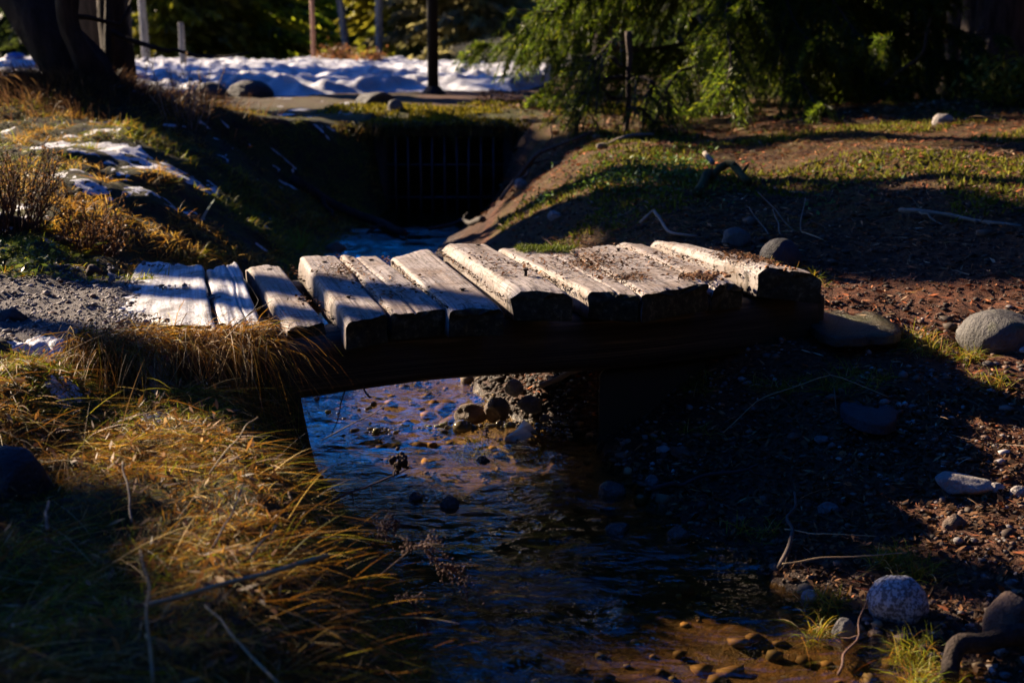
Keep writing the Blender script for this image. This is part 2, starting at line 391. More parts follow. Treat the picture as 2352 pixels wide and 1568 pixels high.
def boxv(x0, x1, y0, y1, z0, z1):
    V = np.array([(x, y, z) for z in (z0, z1) for y in (y0, y1) for x in (x0, x1)], float)
    Q = np.array([(0, 2, 3, 1), (4, 5, 7, 6), (0, 1, 5, 4), (2, 6, 7, 3), (0, 4, 6, 2), (1, 3, 7, 5)])
    return V, Q

# ------------------------------------------------------------------ setting: ground, water, snow
ny, nx = 620, 460
ys = np.concatenate([np.linspace(-6, 1.0, 14, endpoint=False), np.geomspace(1.0, 14, 500), np.geomspace(14.2, 150, 106)])
ny = len(ys); u = np.linspace(-1, 1, nx); u = np.sign(u) * (.75 * np.abs(u) + .25 * np.abs(u) ** 3)
hw = 2.6 + .62 * np.clip(ys, 0, None); hw = np.where(ys > 14, hw + (ys - 14) * 1.0, hw)
X = u[None, :] * hw[:, None]; Y = np.repeat(ys[:, None], nx, 1); Z = H(X, Y)
V = np.stack([X, Y, Z], -1).reshape(-1, 3)
idx = np.arange(ny * nx).reshape(ny, nx); Q = np.stack([idx[:-1, :-1], idx[:-1, 1:], idx[1:, 1:], idx[1:, :-1]], -1).reshape(-1, 4)
x, y = V[:, 0], V[:, 1]; xl, xr = xl_(y), xr_(y)
fr = 3.52 + (x + .9) * .18
grav = sstep(fr - .02, fr + .08, y) * (1 - sstep(4.2, 4.6, y + .12 * fbm(x * 5, y * 5, 0, 3, 5))) * (x < xl - .02)
path = sstep(10.7, 11.4, y) * (1 - sstep(13.6, 14.6, y)); grav = np.maximum(grav, path * .12)
moss = np.clip((x < xl) * sstep(4.2, 5, y) * .8 + (x < xl) * (y < 3.6) * .6 + np.exp(-((x - .1) ** 2 + ((y - 10.6) * 1.1) ** 2)) * 1.2 + (x > xr + .3) * sstep(4.8, 6, y) * .55 + (y > 22) * .6, 0, 1) * (1 - grav)
need = np.clip(.8 * path + (x > xr + .25) * sstep(2.2, 4.6, y) * 1.0 + .4 * (x > xr), 0, 1) * (1 - grav)
gnd = kind(mk('ground', V, Q, None, M['ground'], None, np.stack([grav, moss, need], 1), True, attr='zone'), 'structure')

# water
yy = np.concatenate([np.arange(-1, 6, .012), np.arange(6, 10.3, .03)]); uu = np.linspace(0, 1, 110)
WX = (xl_(yy) - .22)[:, None] + (xr_(yy) - xl_(yy) + .44)[:, None] * uu[None]; WY = np.repeat(yy[:, None], len(uu), 1)
rip = np.where(WY > 4.0, 1.3, .75) * (.0035 * vnoise(WX * 13, WY * 20, 0, 3) + .003 * vnoise(WX * 26 + WY * 6, WY * 34, 0, 4) + .006 * fbm(WX * 4, WY * 6, 0, 2, 9))
n_, m_ = WX.shape; idx = np.arange(n_ * m_).reshape(n_, m_)
wat = kind(mk('stream_water', np.stack([WX, WY, rip + .002], -1).reshape(-1, 3), np.stack([idx[:-1, :-1], idx[:-1, 1:], idx[1:, 1:], idx[1:, :-1]], -1).reshape(-1, 4), None, M['water'], None, None, True), 'structure')

def snow_sheet(name, x0, x1, y0, y1, step, mask, thick, lump):
    xs = np.arange(x0, x1, step); ys = np.arange(y0, y1, step * 1.3); X, Y = np.meshgrid(xs, ys)
    m = mask(X, Y); h = sstep(0, .35, m)
    Z = H(X, Y) - .012 + h * (thick + lump * (.6 * fbm(X * 1.6, Y * 1.2, 0, 3, 51) + .8 * np.abs(fbm(X * 5, Y * 3.5, 0, 4, 52))))
    keep = m > 0; idx = np.arange(X.size).reshape(X.shape)
    k = keep[:-1, :-1] | keep[:-1, 1:] | keep[1:, 1:] | keep[1:, :-1]
    Q = np.stack([idx[:-1, :-1], idx[:-1, 1:], idx[1:, 1:], idx[1:, :-1]], -1)[k]
    used, inv = np.unique(Q.ravel(), return_inverse=True)
    V = np.stack([X, Y, Z], -1).reshape(-1, 3)[used]
    return mk(name, V, inv.reshape(-1, 4), None, M['snow'], None, None, True)
def mk_bank(X, Y):
    front = np.interp(X, [-9, -3.4, -2.6, -1.2, .0, .3, .9], [9.2, 9.3, 13.0, 13.6, 14.3, 15.5, 24]) + .7 * fbm(X * 1.5, Y * .6, 0, 3, 61)
    back = np.interp(X, [-9, -3, 0, 2], [24, 24, 21, 20])
    return np.minimum((Y - front) * .6, (back - Y) * .5) * 1.0
kind(snow_sheet('snow', -9, 2.0, 8.6, 24, .045, mk_bank, .09, .13), 'structure')
def mk_patch(X, Y):
    n = .4 * fbm(X * 2.1, Y * 1.5, 0, 3, 71) + .85 * fbm(X * 6.5, Y * 4.5, 0, 4, 72)
    zone = sstep(4.9, 5.6, Y) * sstep(.1, .5, xl_(Y) - X) * (1 - sstep(13, 14, Y))
    bias = np.interp(Y, [4.9, 6, 7.3, 8, 9, 10, 13], [-.13, -.09, -.05, .08, .12, .10, .06])
    shade = np.exp(-(((X + 2.9) / 1.0) ** 2 + ((Y - 9.3) / .8) ** 2))
    return np.where(zone > .5, n + bias - shade * .5, -1) * 1.2
kind(snow_sheet('snow_patches', -5.5, .0, 4.9, 13.5, .025, mk_patch, .010, .012), 'stuff')

# ------------------------------------------------------------------ footbridge
def plank(name, quad, zs, th, seed, parent, mat, rag=.02, groove=.004, side_dark=.6, round_=.014):
    """quad: FL, FR, NR, NL photo points of the top face; zs: their heights"""
    FL, FR, NR, NL = [at(p[0], p[1], z) for p, z in zip(quad, zs)]
    nu, nv = 26, 46
    r_ = np.random.default_rng(seed)
    # cross section (s across 0..1, d depth below the top)
    wid = .5 * (np.linalg.norm(FR - FL) + np.linalg.norm(NR - NL)); e = round_ / wid
    prof = [(0, th), (0, th * .66), (0, th * .33), (0, round_ * 1.2), (e * .35, round_ * .4)] + [(e + (1 - 2 * e) * i / nu, 0) for i in range(nu + 1)] + \
           [(1 - e * .35, round_ * .4), (1, round_ * 1.2), (1, th * .33), (1, th * .66), (1, th)] + [(1 - i / 8, th) for i in range(1, 8)]
    prof = np.array(prof); k = len(prof); t = np.linspace(0, 1, nv)
    S, T = np.meshgrid(prof[:, 0], t); D = np.repeat(prof[None, :, 1], nv, 0)
    # ragged ends
    e0 = rag * fbm(S * 5, D * 18, 0, 3, seed); e1 = rag * fbm(S * 5 + 9, D * 18, 0, 3, seed + 1)
    Tm = np.where(T < .5, T + e0 * (1 - 2 * T), T + e1 * (2 * T - 1))
    left = FL[None, None] + (NL - FL)[None, None] * Tm[..., None]; right = FR[None, None] + (NR - FR)[None, None] * Tm[..., None]
    P = left + (right - left) * S[..., None]
    L = np.linalg.norm(NL - FL)
    topm = (D < th * .2)
    dz = groove * (fbm(S * wid * 70, Tm * L * 2.2, 0, 3, seed + 2) - .25) + .005 * fbm(S * 2, Tm * 3.0, 0, 3, seed + 3)
    # deep weathering furrow
    f0 = r_.uniform(.3, .7); dz = dz - .007 * np.exp(-((S - f0 - .06 * vnoise(Tm * 3, seed)) / .025) ** 2) * (seed % 3 == 0)
    # worn corners at the ends
    endw = np.exp(-(1 - T) / .02) + np.exp(-T / .02)
    P[..., 2] += np.where(topm, dz - .006 * endw, 0) - D
    off = .010 * fbm(Tm * 6, D * 30, S * 4, 3, seed + 4) * np.where(S < .02, -1, np.where(S > .98, 1, 0))
    across = unit(FR - FL); P = P + across * off[..., None]
    V = P.reshape(-1, 3); idx = np.arange(nv * k).reshape(nv, k); nxt = np.roll(idx, -1, 1)
    Q = np.stack([idx[:-1], nxt[:-1], nxt[1:], idx[1:]], -1).reshape(-1, 4)
    wr = np.where(D > th * .25, np.where(S < .02, .30 * D / th, side_dark), 0.0) * 1.0  # left flank stays lighter than the right, darker towards its bottom
    wv = [wr.reshape(-1)]; uvs = [np.stack([S * wid, Tm * L], -1).reshape(-1, 2)]
    Vs, T3, Q4 = [V], [], [Q]; n = len(V)
    along = unit(.5 * (NL + NR) - .5 * (FL + FR))
    for end, sg in ((0, -1), (nv - 1, 1)):                      # end grain: three shrinking rings
        ring = P[end]; cen = ring.mean(0); prev = np.arange(k) + end * k
        first = None
        for j, fz in enumerate((.995, .96, .62, .3)):
            rr = cen + (ring - cen) * fz
            if j == 0: rr = ring + along * sg * .0015
            rr = rr + along * sg * (.004 * fbm(rr[:, 0] * 40, rr[:, 1] * 40, rr[:, 2] * 60, 3, seed + 7)[:, None] + (.002 if j else 0))
            cur = np.arange(k) + n; Vs.append(rr); wv.append(np.full(k, 1.0)); uvs.append(np.stack([S[end] * wid, D[end] * 3], -1)); n += k
            a, b = (prev, cur) if sg > 0 else (cur, prev)
            Q4.append(np.stack([a, np.roll(a, -1), np.roll(b, -1), b], -1)); prev = cur
        Vs.append((cen + along * sg * .002)[None]); wv.append(np.array([1.0])); uvs.append(np.array([[.5 * wid, 0]])); 
        a, b = (np.roll(prev, -1), prev) if sg < 0 else (prev, np.roll(prev, -1))
        T3.append(np.stack([a, b, np.full(k, n)], -1)); n += 1
    w_ = np.concatenate(wv)
    o = mk(name, np.concatenate(Vs), np.concatenate(Q4), np.concatenate(T3), mat, parent, np.stack([w_] * 3, 1), True, np.concatenate(uvs), attr='side_dark')
    return o, (FL, FR, NR, NL)
bridge = empty('footbridge')
thing(bridge, 'small weathered plank footbridge crossing the stream, boards sunlit on top', 'bridge')
PL = [  # quad FL FR NR NL, heights, thickness, label
    (((320, 604), (468, 607), (494, 742), (238, 735)), (.438, .456, .455, .428), .06, 'frost', 'wide frosted slab half buried in gravel'),
    (((472, 613), (546, 597), (604, 744), (505, 738)), (.465, .468, .445, .45), .06, 'frost', 'frosted board with a torn far end'),
    (((566, 610), (643, 603), (747, 736), (660, 745)), (.448, .45, .45, .448), .06, 'wood', None),
    (((685, 586), (776, 584), (891, 716), (797, 734)), (.478, .478, .478, .478), .08, 'wood', None),
    (((779, 584), (868, 583), (1026, 702), (895, 714)), (.478, .480, .480, .478), .08, 'wood', None),
    (((895, 588), (985, 567), (1155, 703), (1030, 706)), (.49, .50, .485, .485), .08, 'wood', None),
    (((1018, 557), (1124, 555), (1314, 666), (1179, 665)), (.52, .52, .515, .515), .085, 'wood', 'thick board with a bright bevelled edge'),
    (((1143, 568), (1300, 570), (1468, 672), (1350, 663)), (.465, .465, .49, .495), .085, 'wood', None),
    (((1304, 569), (1405, 558), (1626, 646), (1476, 672)), (.465, .468, .492, .492), .085, 'wood', None),
    (((1409, 552), (1489, 558), (1704, 640), (1634, 650)), (.462, .46, .475, .478), .085, 'wood', 'low board with a rounded mossy end'),
    (((1495, 550), (1575, 557), (1884, 624), (1742, 610)), (.470, .462, .50, .515), .095, 'wood', 'outermost board with an orange lichen corner')]
deck = []
for i, (q, zs, th, mt, lb) in enumerate(PL):
    o, c = plank('plank', q, zs, th, 100 + i * 17, bridge, M[mt], rag=(.10, .06)[i] if i < 2 else .018, groove=.004 if i < 2 else .0018, round_=.035 if i == 9 else (.022 if i in (6, 10) else .012))
    if lb: o['label'] = lb
    deck.append((c, o))
def beam(name, a, b, hw_, hh, seed, mat):
    n, s = 60, 20; t = np.linspace(0, 1, n); th = np.arange(s) / s * 2 * np.pi
    a, b = np.array(a), np.array(b); ax = unit(b - a); sd = unit(np.cross(ax, [0, 0, 1.0]))
    V = []
    for i in range(n):
        c = np.cos(th); sn = np.sin(th); pw = .6
        cx = np.sign(c) * np.abs(c) ** pw; cz = np.sign(sn) * np.abs(sn) ** pw
        f = 1 + .09 * fbm(np.cos(th) * 2.2, np.sin(th) * 2.2, t[i] * 5, 3, seed) + .05 * vnoise(th * 7, t[i] * 2, 0, seed + 1)
        V.append(a + (b - a) * t[i] + np.outer(cx * hw_ * f, sd) + np.outer(cz * hh * f, [0, 0, 1.0]) + np.array([0, 0, .008 * math.sin(t[i] * 9 + seed)]))
    V = np.concatenate(V + [a[None], b[None]]); idx = np.arange(n * s).reshape(n, s); nx_ = np.roll(idx, -1, 1)
    Q = np.stack([idx[:-1], nx_[:-1], nx_[1:], idx[1:]], -1).reshape(-1, 4)
    T = np.concatenate([np.stack([nx_[0], idx[0], np.full(s, n * s)], -1), np.stack([idx[-1], nx_[-1], np.full(s, n * s + 1)], -1)])
    uv = np.concatenate([np.stack([np.tile(th / 6.28 * .5, n), np.repeat(t * 2, s)], -1), [[0, 0], [0, 2]]])
    return mk(name, V, Q, T, mat, bridge, np.zeros((len(V), 3)), True, uv, attr='side_dark')
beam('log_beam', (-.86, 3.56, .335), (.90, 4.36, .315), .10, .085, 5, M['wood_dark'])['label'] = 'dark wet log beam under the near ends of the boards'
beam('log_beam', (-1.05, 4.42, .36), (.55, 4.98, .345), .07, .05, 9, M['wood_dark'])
ab = Bag()                                                    # timber crib carrying the right end
def rotbox(x0, x1, y0, y1, z0, z1, c, a):
    V, Q = boxv(x0, x1, y0, y1, z0, z1); return V @ np.array([[math.cos(a), math.sin(a), 0], [-math.sin(a), math.cos(a), 0], [0, 0, 1]]) + np.array(c), Q
_, Q = boxv(0, 1, 0, 1, 0, 1)
def crib(c4, z0, z1): return np.array([(*c4[k], z) for z in (z0, z1) for k in range(4)])      # near left, near right, far left, far right
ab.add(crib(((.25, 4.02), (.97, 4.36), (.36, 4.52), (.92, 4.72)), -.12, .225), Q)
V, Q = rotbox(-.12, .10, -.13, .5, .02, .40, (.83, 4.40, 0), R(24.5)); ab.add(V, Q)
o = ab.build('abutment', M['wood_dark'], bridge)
bv = o.modifiers.new('bevel', 'BEVEL'); bv.width = .02; bv.segments = 3
# nails
def nail(i, px, py, h=.010, r=.009):
    c, pl = deck[i]; z = np.mean([p[2] for p in c]) ; p = at(px, py, z - .004)
    V1, Q1, T1 = tube([p + [0, 0, -.02], p + [0, 0, h * .8]], r * .55, 8); V2, Q2, T2 = tube([p + [0, 0, h * .8], p + [0, 0, h]], r, 10)
    b = Bag(); b.add(V1, Q1, T1); b.add(V2, Q2, T2); b.build('nail', M['nail'], pl)
nail(6, 1207, 636, .024, .009)
for i, px, py in ((2, 690, 690), (2, 618, 622), (3, 745, 605), (3, 800, 685), (4, 852, 600), (4, 948, 668), (5, 968, 580), (5, 1062, 668), (6, 1098, 566), (7, 1345, 645), (8, 1420, 575), (8, 1485, 633)):
    nail(i, px, py, .007, .0095)

def on_deck(px, py):
    """height of the deck under a photo point, or None"""
    best = None
    for (c, pl) in deck[2:]:
        FL, FR, NR, NL = c; z = np.mean([p[2] for p in c]); p = at(px, py, z)
        poly = [FL, FR, NR, NL]; ins = True
        for k in range(4):
            a, b = poly[k], poly[(k + 1) % 4]
            if (b[0] - a[0]) * (p[1] - a[1]) - (b[1] - a[1]) * (p[0] - a[0]) > 0: ins = False
        if ins:
            # plane through the corners
            n = np.cross(FR - FL, NL - FL); d = ray(px, py); t = np.dot(FL - np.array([0, 0, CAM_H]), n) / np.dot(d, n)
            q = np.array([0, 0, CAM_H]) + d * t
            if best is None or q[2] > best[2]: best = q
    return best
# needles and crumbs lying on the boards
dp = []
cl = [(1360, 605, 70, 30, 420), (1440, 640, 60, 12, 160), (1600, 640, 45, 10, 170), (790, 625, 70, 22, 200), (1700, 592, 110, 16, 480), (1250, 610, 140, 35, 260), (1100, 610, 90, 35, 90), (1780, 600, 60, 10, 160), (900, 660, 90, 30, 90), (1500, 600, 120, 25, 220), (700, 690, 30, 20, 40)]
for cx, cy, sx, sy, n in cl:
    for _ in range(int(n * 1.8)):
        p = on_deck(cx + random.gauss(0, 1) * sx * .5, cy + random.gauss(0, 1) * sy * .5)
        if p is not None: dp.append(p)
for i in range(2, 10):                                         # dirt packed along the joints
    (FL, FR, NR, NL), (FL2, FR2, NR2, NL2) = deck[i][0], deck[i + 1][0]
    for _ in range(170 if i in (4, 5, 6, 7, 8) else 70):
        t = random.random(); e = .5 * (FR + (NR - FR) * t + FL2 + (NL2 - FL2) * t); z = min(FR[2] + (NR[2] - FR[2]) * t, FL2[2] + (NL2[2] - FL2[2]) * t)
        dp.append(np.array([e[0] + random.gauss(0, .006), e[1] + random.gauss(0, .006), z - .006]))
dp = np.array(dp); n = len(dp); az = rng.uniform(0, 6.28, n); ln = rng.uniform(.004, .015, n); wd = rng.uniform(.0008, .0022, n)
crumb = rng.random(n) < .35; ln[crumb] = rng.uniform(.003, .007, crumb.sum()); wd[crumb] = ln[crumb] * .7
A = np.stack([np.cos(az), np.sin(az), rng.normal(0, .25, n)], 1) * ln[:, None]; B = np.stack([-np.sin(az), np.cos(az), rng.normal(0, .5, n)], 1) * wd[:, None]
b = Bag(); b.add(*[v for v in (lambda k: (k[0], k[1], None, k[2]))(kites(dp + [0, 0, .006], A, B, pal(n, [(.16, .07, .03), (.09, .045, .022), (.24, .12, .05), (.03, .022, .012)], [4, 3, 2, 2])))])
kind(b.build('needle_crumbs', M['litter']), 'stuff')

# ------------------------------------------------------------------ rocks
def ico(sub):
    bm = bmesh.new(); bmesh.ops.create_icosphere(bm, subdivisions=sub, radius=1.0)
    V = np.array([v.co[:] for v in bm.verts]); F = np.array([[v.index for v in f.verts] for f in bm.faces]); bm.free(); return V, F
ICO = {s: ico(s) for s in (1, 2, 3, 4)}
def rock_mesh(seed, facets=9, rough=.10, sub=4):
    r = np.random.default_rng(seed); V, F = ICO[sub]; V = V.copy()
    for _ in range(facets):
        nrm = unit(r.normal(size=3)); d = r.uniform(.68, .92); ex = V @ nrm - d
        V = V - np.outer(np.maximum(ex, 0) * .85, nrm)
    V = V * (1 + rough * fbm(V[:, 0] * 1.6 + seed, V[:, 1] * 1.6, V[:, 2] * 1.6, 4, seed) + .025 * fbm(V[:, 0] * 6 + seed, V[:, 1] * 6, V[:, 2] * 6, 3, seed + 1))[:, None]
    return V, F
def rock(name, px, py, wpx, hpx, mat, label, seed, cat='rock', group=None, depth=.8, sink=.42, rot=0.0, facets=10, rough=.15, tilt=0.0, gz=None):
    """px, py: middle of the foot in the photo; wpx, hpx: its size there"""
    g = ground(px, py - hpx * .18) if gz is None else at(px, py - hpx * .18, gz)
    s = scale_at(g); hw_, hz = wpx * s / 2, hpx * s
    V, F = rock_mesh(seed, facets, rough)
    V = V / np.abs(V).max(0); tot = hz / (1 - sink * .5) ; V = V * [hw_, hw_ * depth, tot * .5]
    c, sn = math.cos(tilt), math.sin(tilt); V = V @ np.array([[c, 0, -sn], [0, 1, 0], [sn, 0, c]])
    c, sn = math.cos(rot), math.sin(rot); V = V @ np.array([[c, sn, 0], [-sn, c, 0], [0, 0, 1]])
    o = mk(name, V, None, F, mat, None, None, True); o.location = (g[0], g[1], g[2] + tot * .5 - tot * sink)
    return thing(o, label, cat, group)
rock('boulder', 2300, 800, 210, 95, M['rock_moss'], 'large grey boulder on the reddish needle floor right of the bridge', 3, 'boulder', rough=.08, facets=5)
rock('boulder', 2058, 1432, 150, 125, M['granite'], 'white speckled granite boulder with a grass tuft on its top', 8, 'boulder', facets=9, rough=.2)
rock('boulder', 2330, 1480, 150, 140, M['rock_brown'], 'round dark brown boulder right of the speckled granite one', 13, 'boulder', facets=3, rough=.05)
rock('stone', 1937, 1465, 58, 52, M['rock'], 'rounded grey stone at the muddy water edge below the granite boulder', 21)
rock('stone', 1860, 1384, 42, 30, M['rock_pale'], 'small pale bluish stone left of the granite boulder', 22)
rock('stone', 2212, 1125, 132, 42, M['rock_pale'], 'flat pale pointed rock in the sunlit gravel', 29, tilt=.12, facets=10)
rock('stone', 2192, 1218, 62, 46, M['rock_brown'], 'rounded pinkish stone at the lower edge of the sunlit gravel', 31)
rock('stone', 2287, 1130, 46, 24, M['rock_pale'], 'small smooth stone just right of the flat pale rock', 33)
rock('stone', 2340, 1140, 44, 26, M['rock_pale'], 'small flat stone in the sunlit gravel at the right edge of the view', 34)
rock('boulder', 1790, 628, 105, 90, M['rock_dark'], 'dark smooth boulder behind the outermost plank of the bridge', 41, 'boulder', facets=4, rough=.06)
rock('stone', 1688, 566, 74, 48, M['rock_moss'], 'mossy grey stone left of the dark smooth boulder behind the bridge', 43)
rock('boulder', 20, 1150, 230, 150, M['rock_dark'], 'black angular boulder in the shaded grass at the left edge', 47, 'boulder', facets=12)
rock('boulder', 575, 232, 108, 52, M['rock_dark'], 'large dark round boulder in front of the snow', 51, 'boulder', facets=4, rough=.06)
rock('boulder', 486, 236, 82, 52, M['rock_dark'], 'smaller dark boulder left of the large round one before the snow', 53, 'boulder', facets=4, rough=.06)
rock('stone', 866, 244, 96, 40, M['rock_dark'], 'dark flat stone on the path above the culvert', 55)
rock('stone', 908, 266, 42, 40, M['rock'], 'narrow grey stone beside the moss above the culvert', 56)
rock('stone', 2168, 292, 60, 34, M['rock_pale'], 'pale rounded stone on the forest floor below the thick spruce trunk', 57)
rock('stone', 1082, 962, 84, 40, M['rock_brown'], 'blocky brown stone at the waterline under the bridge', 61, facets=12, gz=.01)
rock('stone', 1142, 956, 62, 48, M['rock_brown'], 'rounded brown stone behind the blocky one under the bridge', 62, gz=.03)
rock('stone', 1218, 938, 62, 34, M['rock'], 'smooth grey stone on the sunlit mud under the bridge', 63, gz=.06)
rock('stone', 1322, 905, 44, 70, M['rock_brown'], 'upright orange brown stone against the bridge abutment', 64, gz=.08)
rock('stone', 1180, 900, 46, 34, M['rock_pale'], 'pale stone beside the bright moss seen beneath the beam', 65, gz=.10)
rock('stone', 1252, 966, 26, 18, M['rock'], 'small greenish stone in the mud seen under the bridge', 66, gz=.03)
rock('stone', 1032, 1168, 46, 36, M['rock_wet'], 'dark stone standing out of the blue rippled water', 71, gz=0)
rock('stone', 955, 1146, 34, 20, M['rock_wet'], 'low dark stone left of the larger one in the blue water', 72, gz=0)
rock('stone', 1110, 1062, 34, 18, M['rock_wet'], 'small dark stone parting the ripples below the white ice', 73, gz=0)
rock('stone', 1406, 1140, 64, 40, M['rock_wet'], 'brown stone at the right waterline in the bridge shade', 74, gz=.0)
rock('stone', 1496, 1118, 34, 32, M['rock'], 'small angular grey stone on the shaded mud beside the stream', 75)
rock('stone', 1902, 1178, 48, 28, M['rock'], 'angular stone on the shaded mud left of the sunlit gravel', 76, facets=12)
rock('stone', 1700, 1200, 32, 18, M['rock_brown'], 'little brown stone low on the shaded right bank', 77)
rock('stone', 1888, 1020, 38, 20, M['rock'], 'flat grey pebble below the blue slab in the shade', 78)
rock('stone', 1822, 1012, 30, 18, M['rock_brown'], 'tan pebble left of the flat grey pebble in the shade', 79)
rock('stone', 1275, 503, 36, 22, M['rock_pale'], 'white stone on the litter of the bank behind the bridge', 81)
rock('stone', 1132, 412, 66, 34, M['rock'], 'grey rock at the right side of the culvert mouth', 82)
rock('stone', 1196, 436, 34, 24, M['rock_pale'], 'pale stone right of the culvert below the brown sticks', 83)
rock('stone', 618, 170, 80, 30, M['rock'], 'mossy boulder behind the snow right of the bright conifer', 84)
rock('stone', 668, 160, 34, 28, M['rock_pale'], 'pale upright stone behind the snow below the signpost', 85)
rock('clod', 212, 640, 44, 34, M['clod'], 'reddish brown clod beside the gravel landing', 86, 'clod')
rock('stone', 770, 580, 54, 26, M['rock_brown'], 'dark stone at the left waterline just behind the boards', 87)
rock('stone', 20, 745, 90, 44, M['rock_dark'], 'dark stone in the shade at the left end of the gravel', 88)
rock('stone', 1570, 1052, 74, 22, M['rock_brown'], 'long brown stone slanting on the dark bank below the bridge', 89, tilt=.5, depth=.45)
rock('stone', 1420, 1225, 60, 30, M['rock_wet'], 'wet flat stone at the edge of the dark water', 90, gz=0)
rock('stone', 1560, 1238, 58, 34, M['rock_wet'], 'wet bluish stone on the dark shore below the bridge', 91)
rock('stone', 1115, 1275, 60, 14, M['rock_pale'], 'flat pale stone lying under the dark water', 92, gz=-.03)
rock('stone', 1215, 1285, 44, 12, M['rock_brown'], 'flat brown stone lying under the dark water', 93, gz=-.03)
rock('stone', 2010, 1462, 34, 16, M['rock_brown'], 'tan pebble beside the rounded stone at the muddy edge', 94)
rock('stone', 2300, 1508, 34, 22, M['rock_pale'], 'pale pebble on the gravel by the dark root', 95)
def slab(px, py, wpx, hpx, mat, label, seed, thick=.03, cat='slab'):
    g = ground(px, py); s = scale_at(g); r = np.random.default_rng(seed); k = 26; th = np.arange(k) / k * 2 * np.pi
    rr = 1 + .38 * fbm(np.cos(th) * 1.5 + seed, np.sin(th) * 1.5, 0, 3, seed)
    foreshort = (CAM_H - g[2]) / math.hypot(g[1], CAM_H - g[2])
    ex, ey = wpx * s / 2, hpx * s / 2 / foreshort
    rings = []
    for f, z in ((1.0, -thick), (1.0, -.006), (.97, 0), (.6, .004), (.25, .0)):
        p = np.stack([np.cos(th) * ex * rr * f, np.sin(th) * ey * rr * f, np.full(k, z)], 1); p[:, 2] += .004 * fbm(p[:, 0] * 14, p[:, 1] * 14, 0, 3, seed); rings.append(p)
    V = np.concatenate(rings + [np.array([[0, 0, .002]])]); Q = []
    for i in range(4):
        a = np.arange(k) + i * k; Q.append(np.stack([a, np.roll(a, -1), np.roll(a, -1) + k, a + k], -1))
    a = np.arange(k) + 4 * k; T = np.stack([a, np.roll(a, -1), np.full(k, 5 * k)], -1)
    o = mk('stone_slab', V, np.concatenate(Q), T, mat, None, None, True); o.location = g + [0, 0, thick * .3]
    return thing(o, label, cat)
slab(1935, 728, 210, 100, M['slab'], 'flat wet mossy stone slab at the right end of the bridge', 5)
slab(2000, 945, 120, 64, M['rock_dark'], 'flat bluish stone slab on the shaded bank right of the stream', 6)
# ice
g = at(1198, 990, .006); s = scale_at(g)
pts = np.array([(-35, 18), (-18, 20), (5, 14), (22, 10), (12, 3), (28, -4), (20, -14), (6, -24), (-4, -10), (-20, 8)]) * [s, -s / .29]
k = len(pts); V = np.concatenate([np.c_[pts, np.full(k, -.008)], np.c_[pts, np.full(k, .006)], np.c_[pts * .8, np.full(k, .010)], [[0, 0, .011]]])
Q = np.concatenate([np.stack([np.arange(k) + i * k, np.roll(np.arange(k), -1) + i * k, np.roll(np.arange(k), -1) + (i + 1) * k, np.arange(k) + (i + 1) * k], -1) for i in (0, 1)])
o = mk('ice_piece', V, Q, np.stack([np.arange(k) + 2 * k, np.roll(np.arange(k), -1) + 2 * k, np.full(k, 3 * k)], -1), M['ice'], None, None, False); o.location = g
thing(o, 'white jagged piece of ice on the water under the bridge', 'ice')
def snow_blob(px, py, wpx, hpx, label, seed):
    g = ground(px, py); k = scale_at(g); fs = (CAM_H - g[2]) / math.hypot(g[1], CAM_H - g[2]); ex, ey = wpx * k / 2, min(hpx * k / 2 / fs, .07)
    X, Y = np.meshgrid(np.linspace(-1.5, 1.5, 60), np.linspace(-1.5, 1.5, 60)); n = fbm(X * 2.2 + seed, Y * 2.2, 0, 4, seed); m = 1 - X ** 2 - Y ** 2 + 1.1 * n
    WX, WY = g[0] + X * ex, g[1] + Y * ey; Z = H(WX, WY) - .004 + .010 * np.clip(m, 0, .8) ** .5 + .003 * fbm(WX * 40, WY * 40, 0, 3, seed)
    idx = np.arange(X.size).reshape(X.shape); kp = m > 0; kk = kp[:-1, :-1] & kp[:-1, 1:] & kp[1:, 1:] & kp[1:, :-1]
    # keep the piece round the middle
    lab = np.zeros_like(kk); st = [(29, 29)] if kk[29, 29] else [tuple(np.argwhere(kk)[np.argmin(((np.argwhere(kk) - 29) ** 2).sum(1))])]
    while st:
        i, j = st.pop()
        if 0 <= i < kk.shape[0] and 0 <= j < kk.shape[1] and kk[i, j] and not lab[i, j]:
            lab[i, j] = True; st += [(i + 1, j), (i - 1, j), (i, j + 1), (i, j - 1)]
    Q = np.stack([idx[:-1, :-1], idx[:-1, 1:], idx[1:, 1:], idx[1:, :-1]], -1)[lab]; used, inv = np.unique(Q.ravel(), return_inverse=True)
    o = mk('snow_patch', np.stack([WX, WY, Z], -1).reshape(-1, 3)[used], inv.reshape(-1, 4), None, M['snow'], None, None, True); thing(origin_to(o, g), label, 'snow patch', 'snow patches in the bank grass')
for a in ((100, 802, 130, 46, 'largest white snow patch in the grass below the gravel edge', 4), (358, 862, 80, 26, 'small snow patch in the straw below the bridge end', 5), (150, 905, 80, 24, 'thin snow patch in the straw at the left edge', 6), (345, 970, 80, 22, 'lowest little snow patch in the straw on the left bank', 7)): snow_blob(*a)
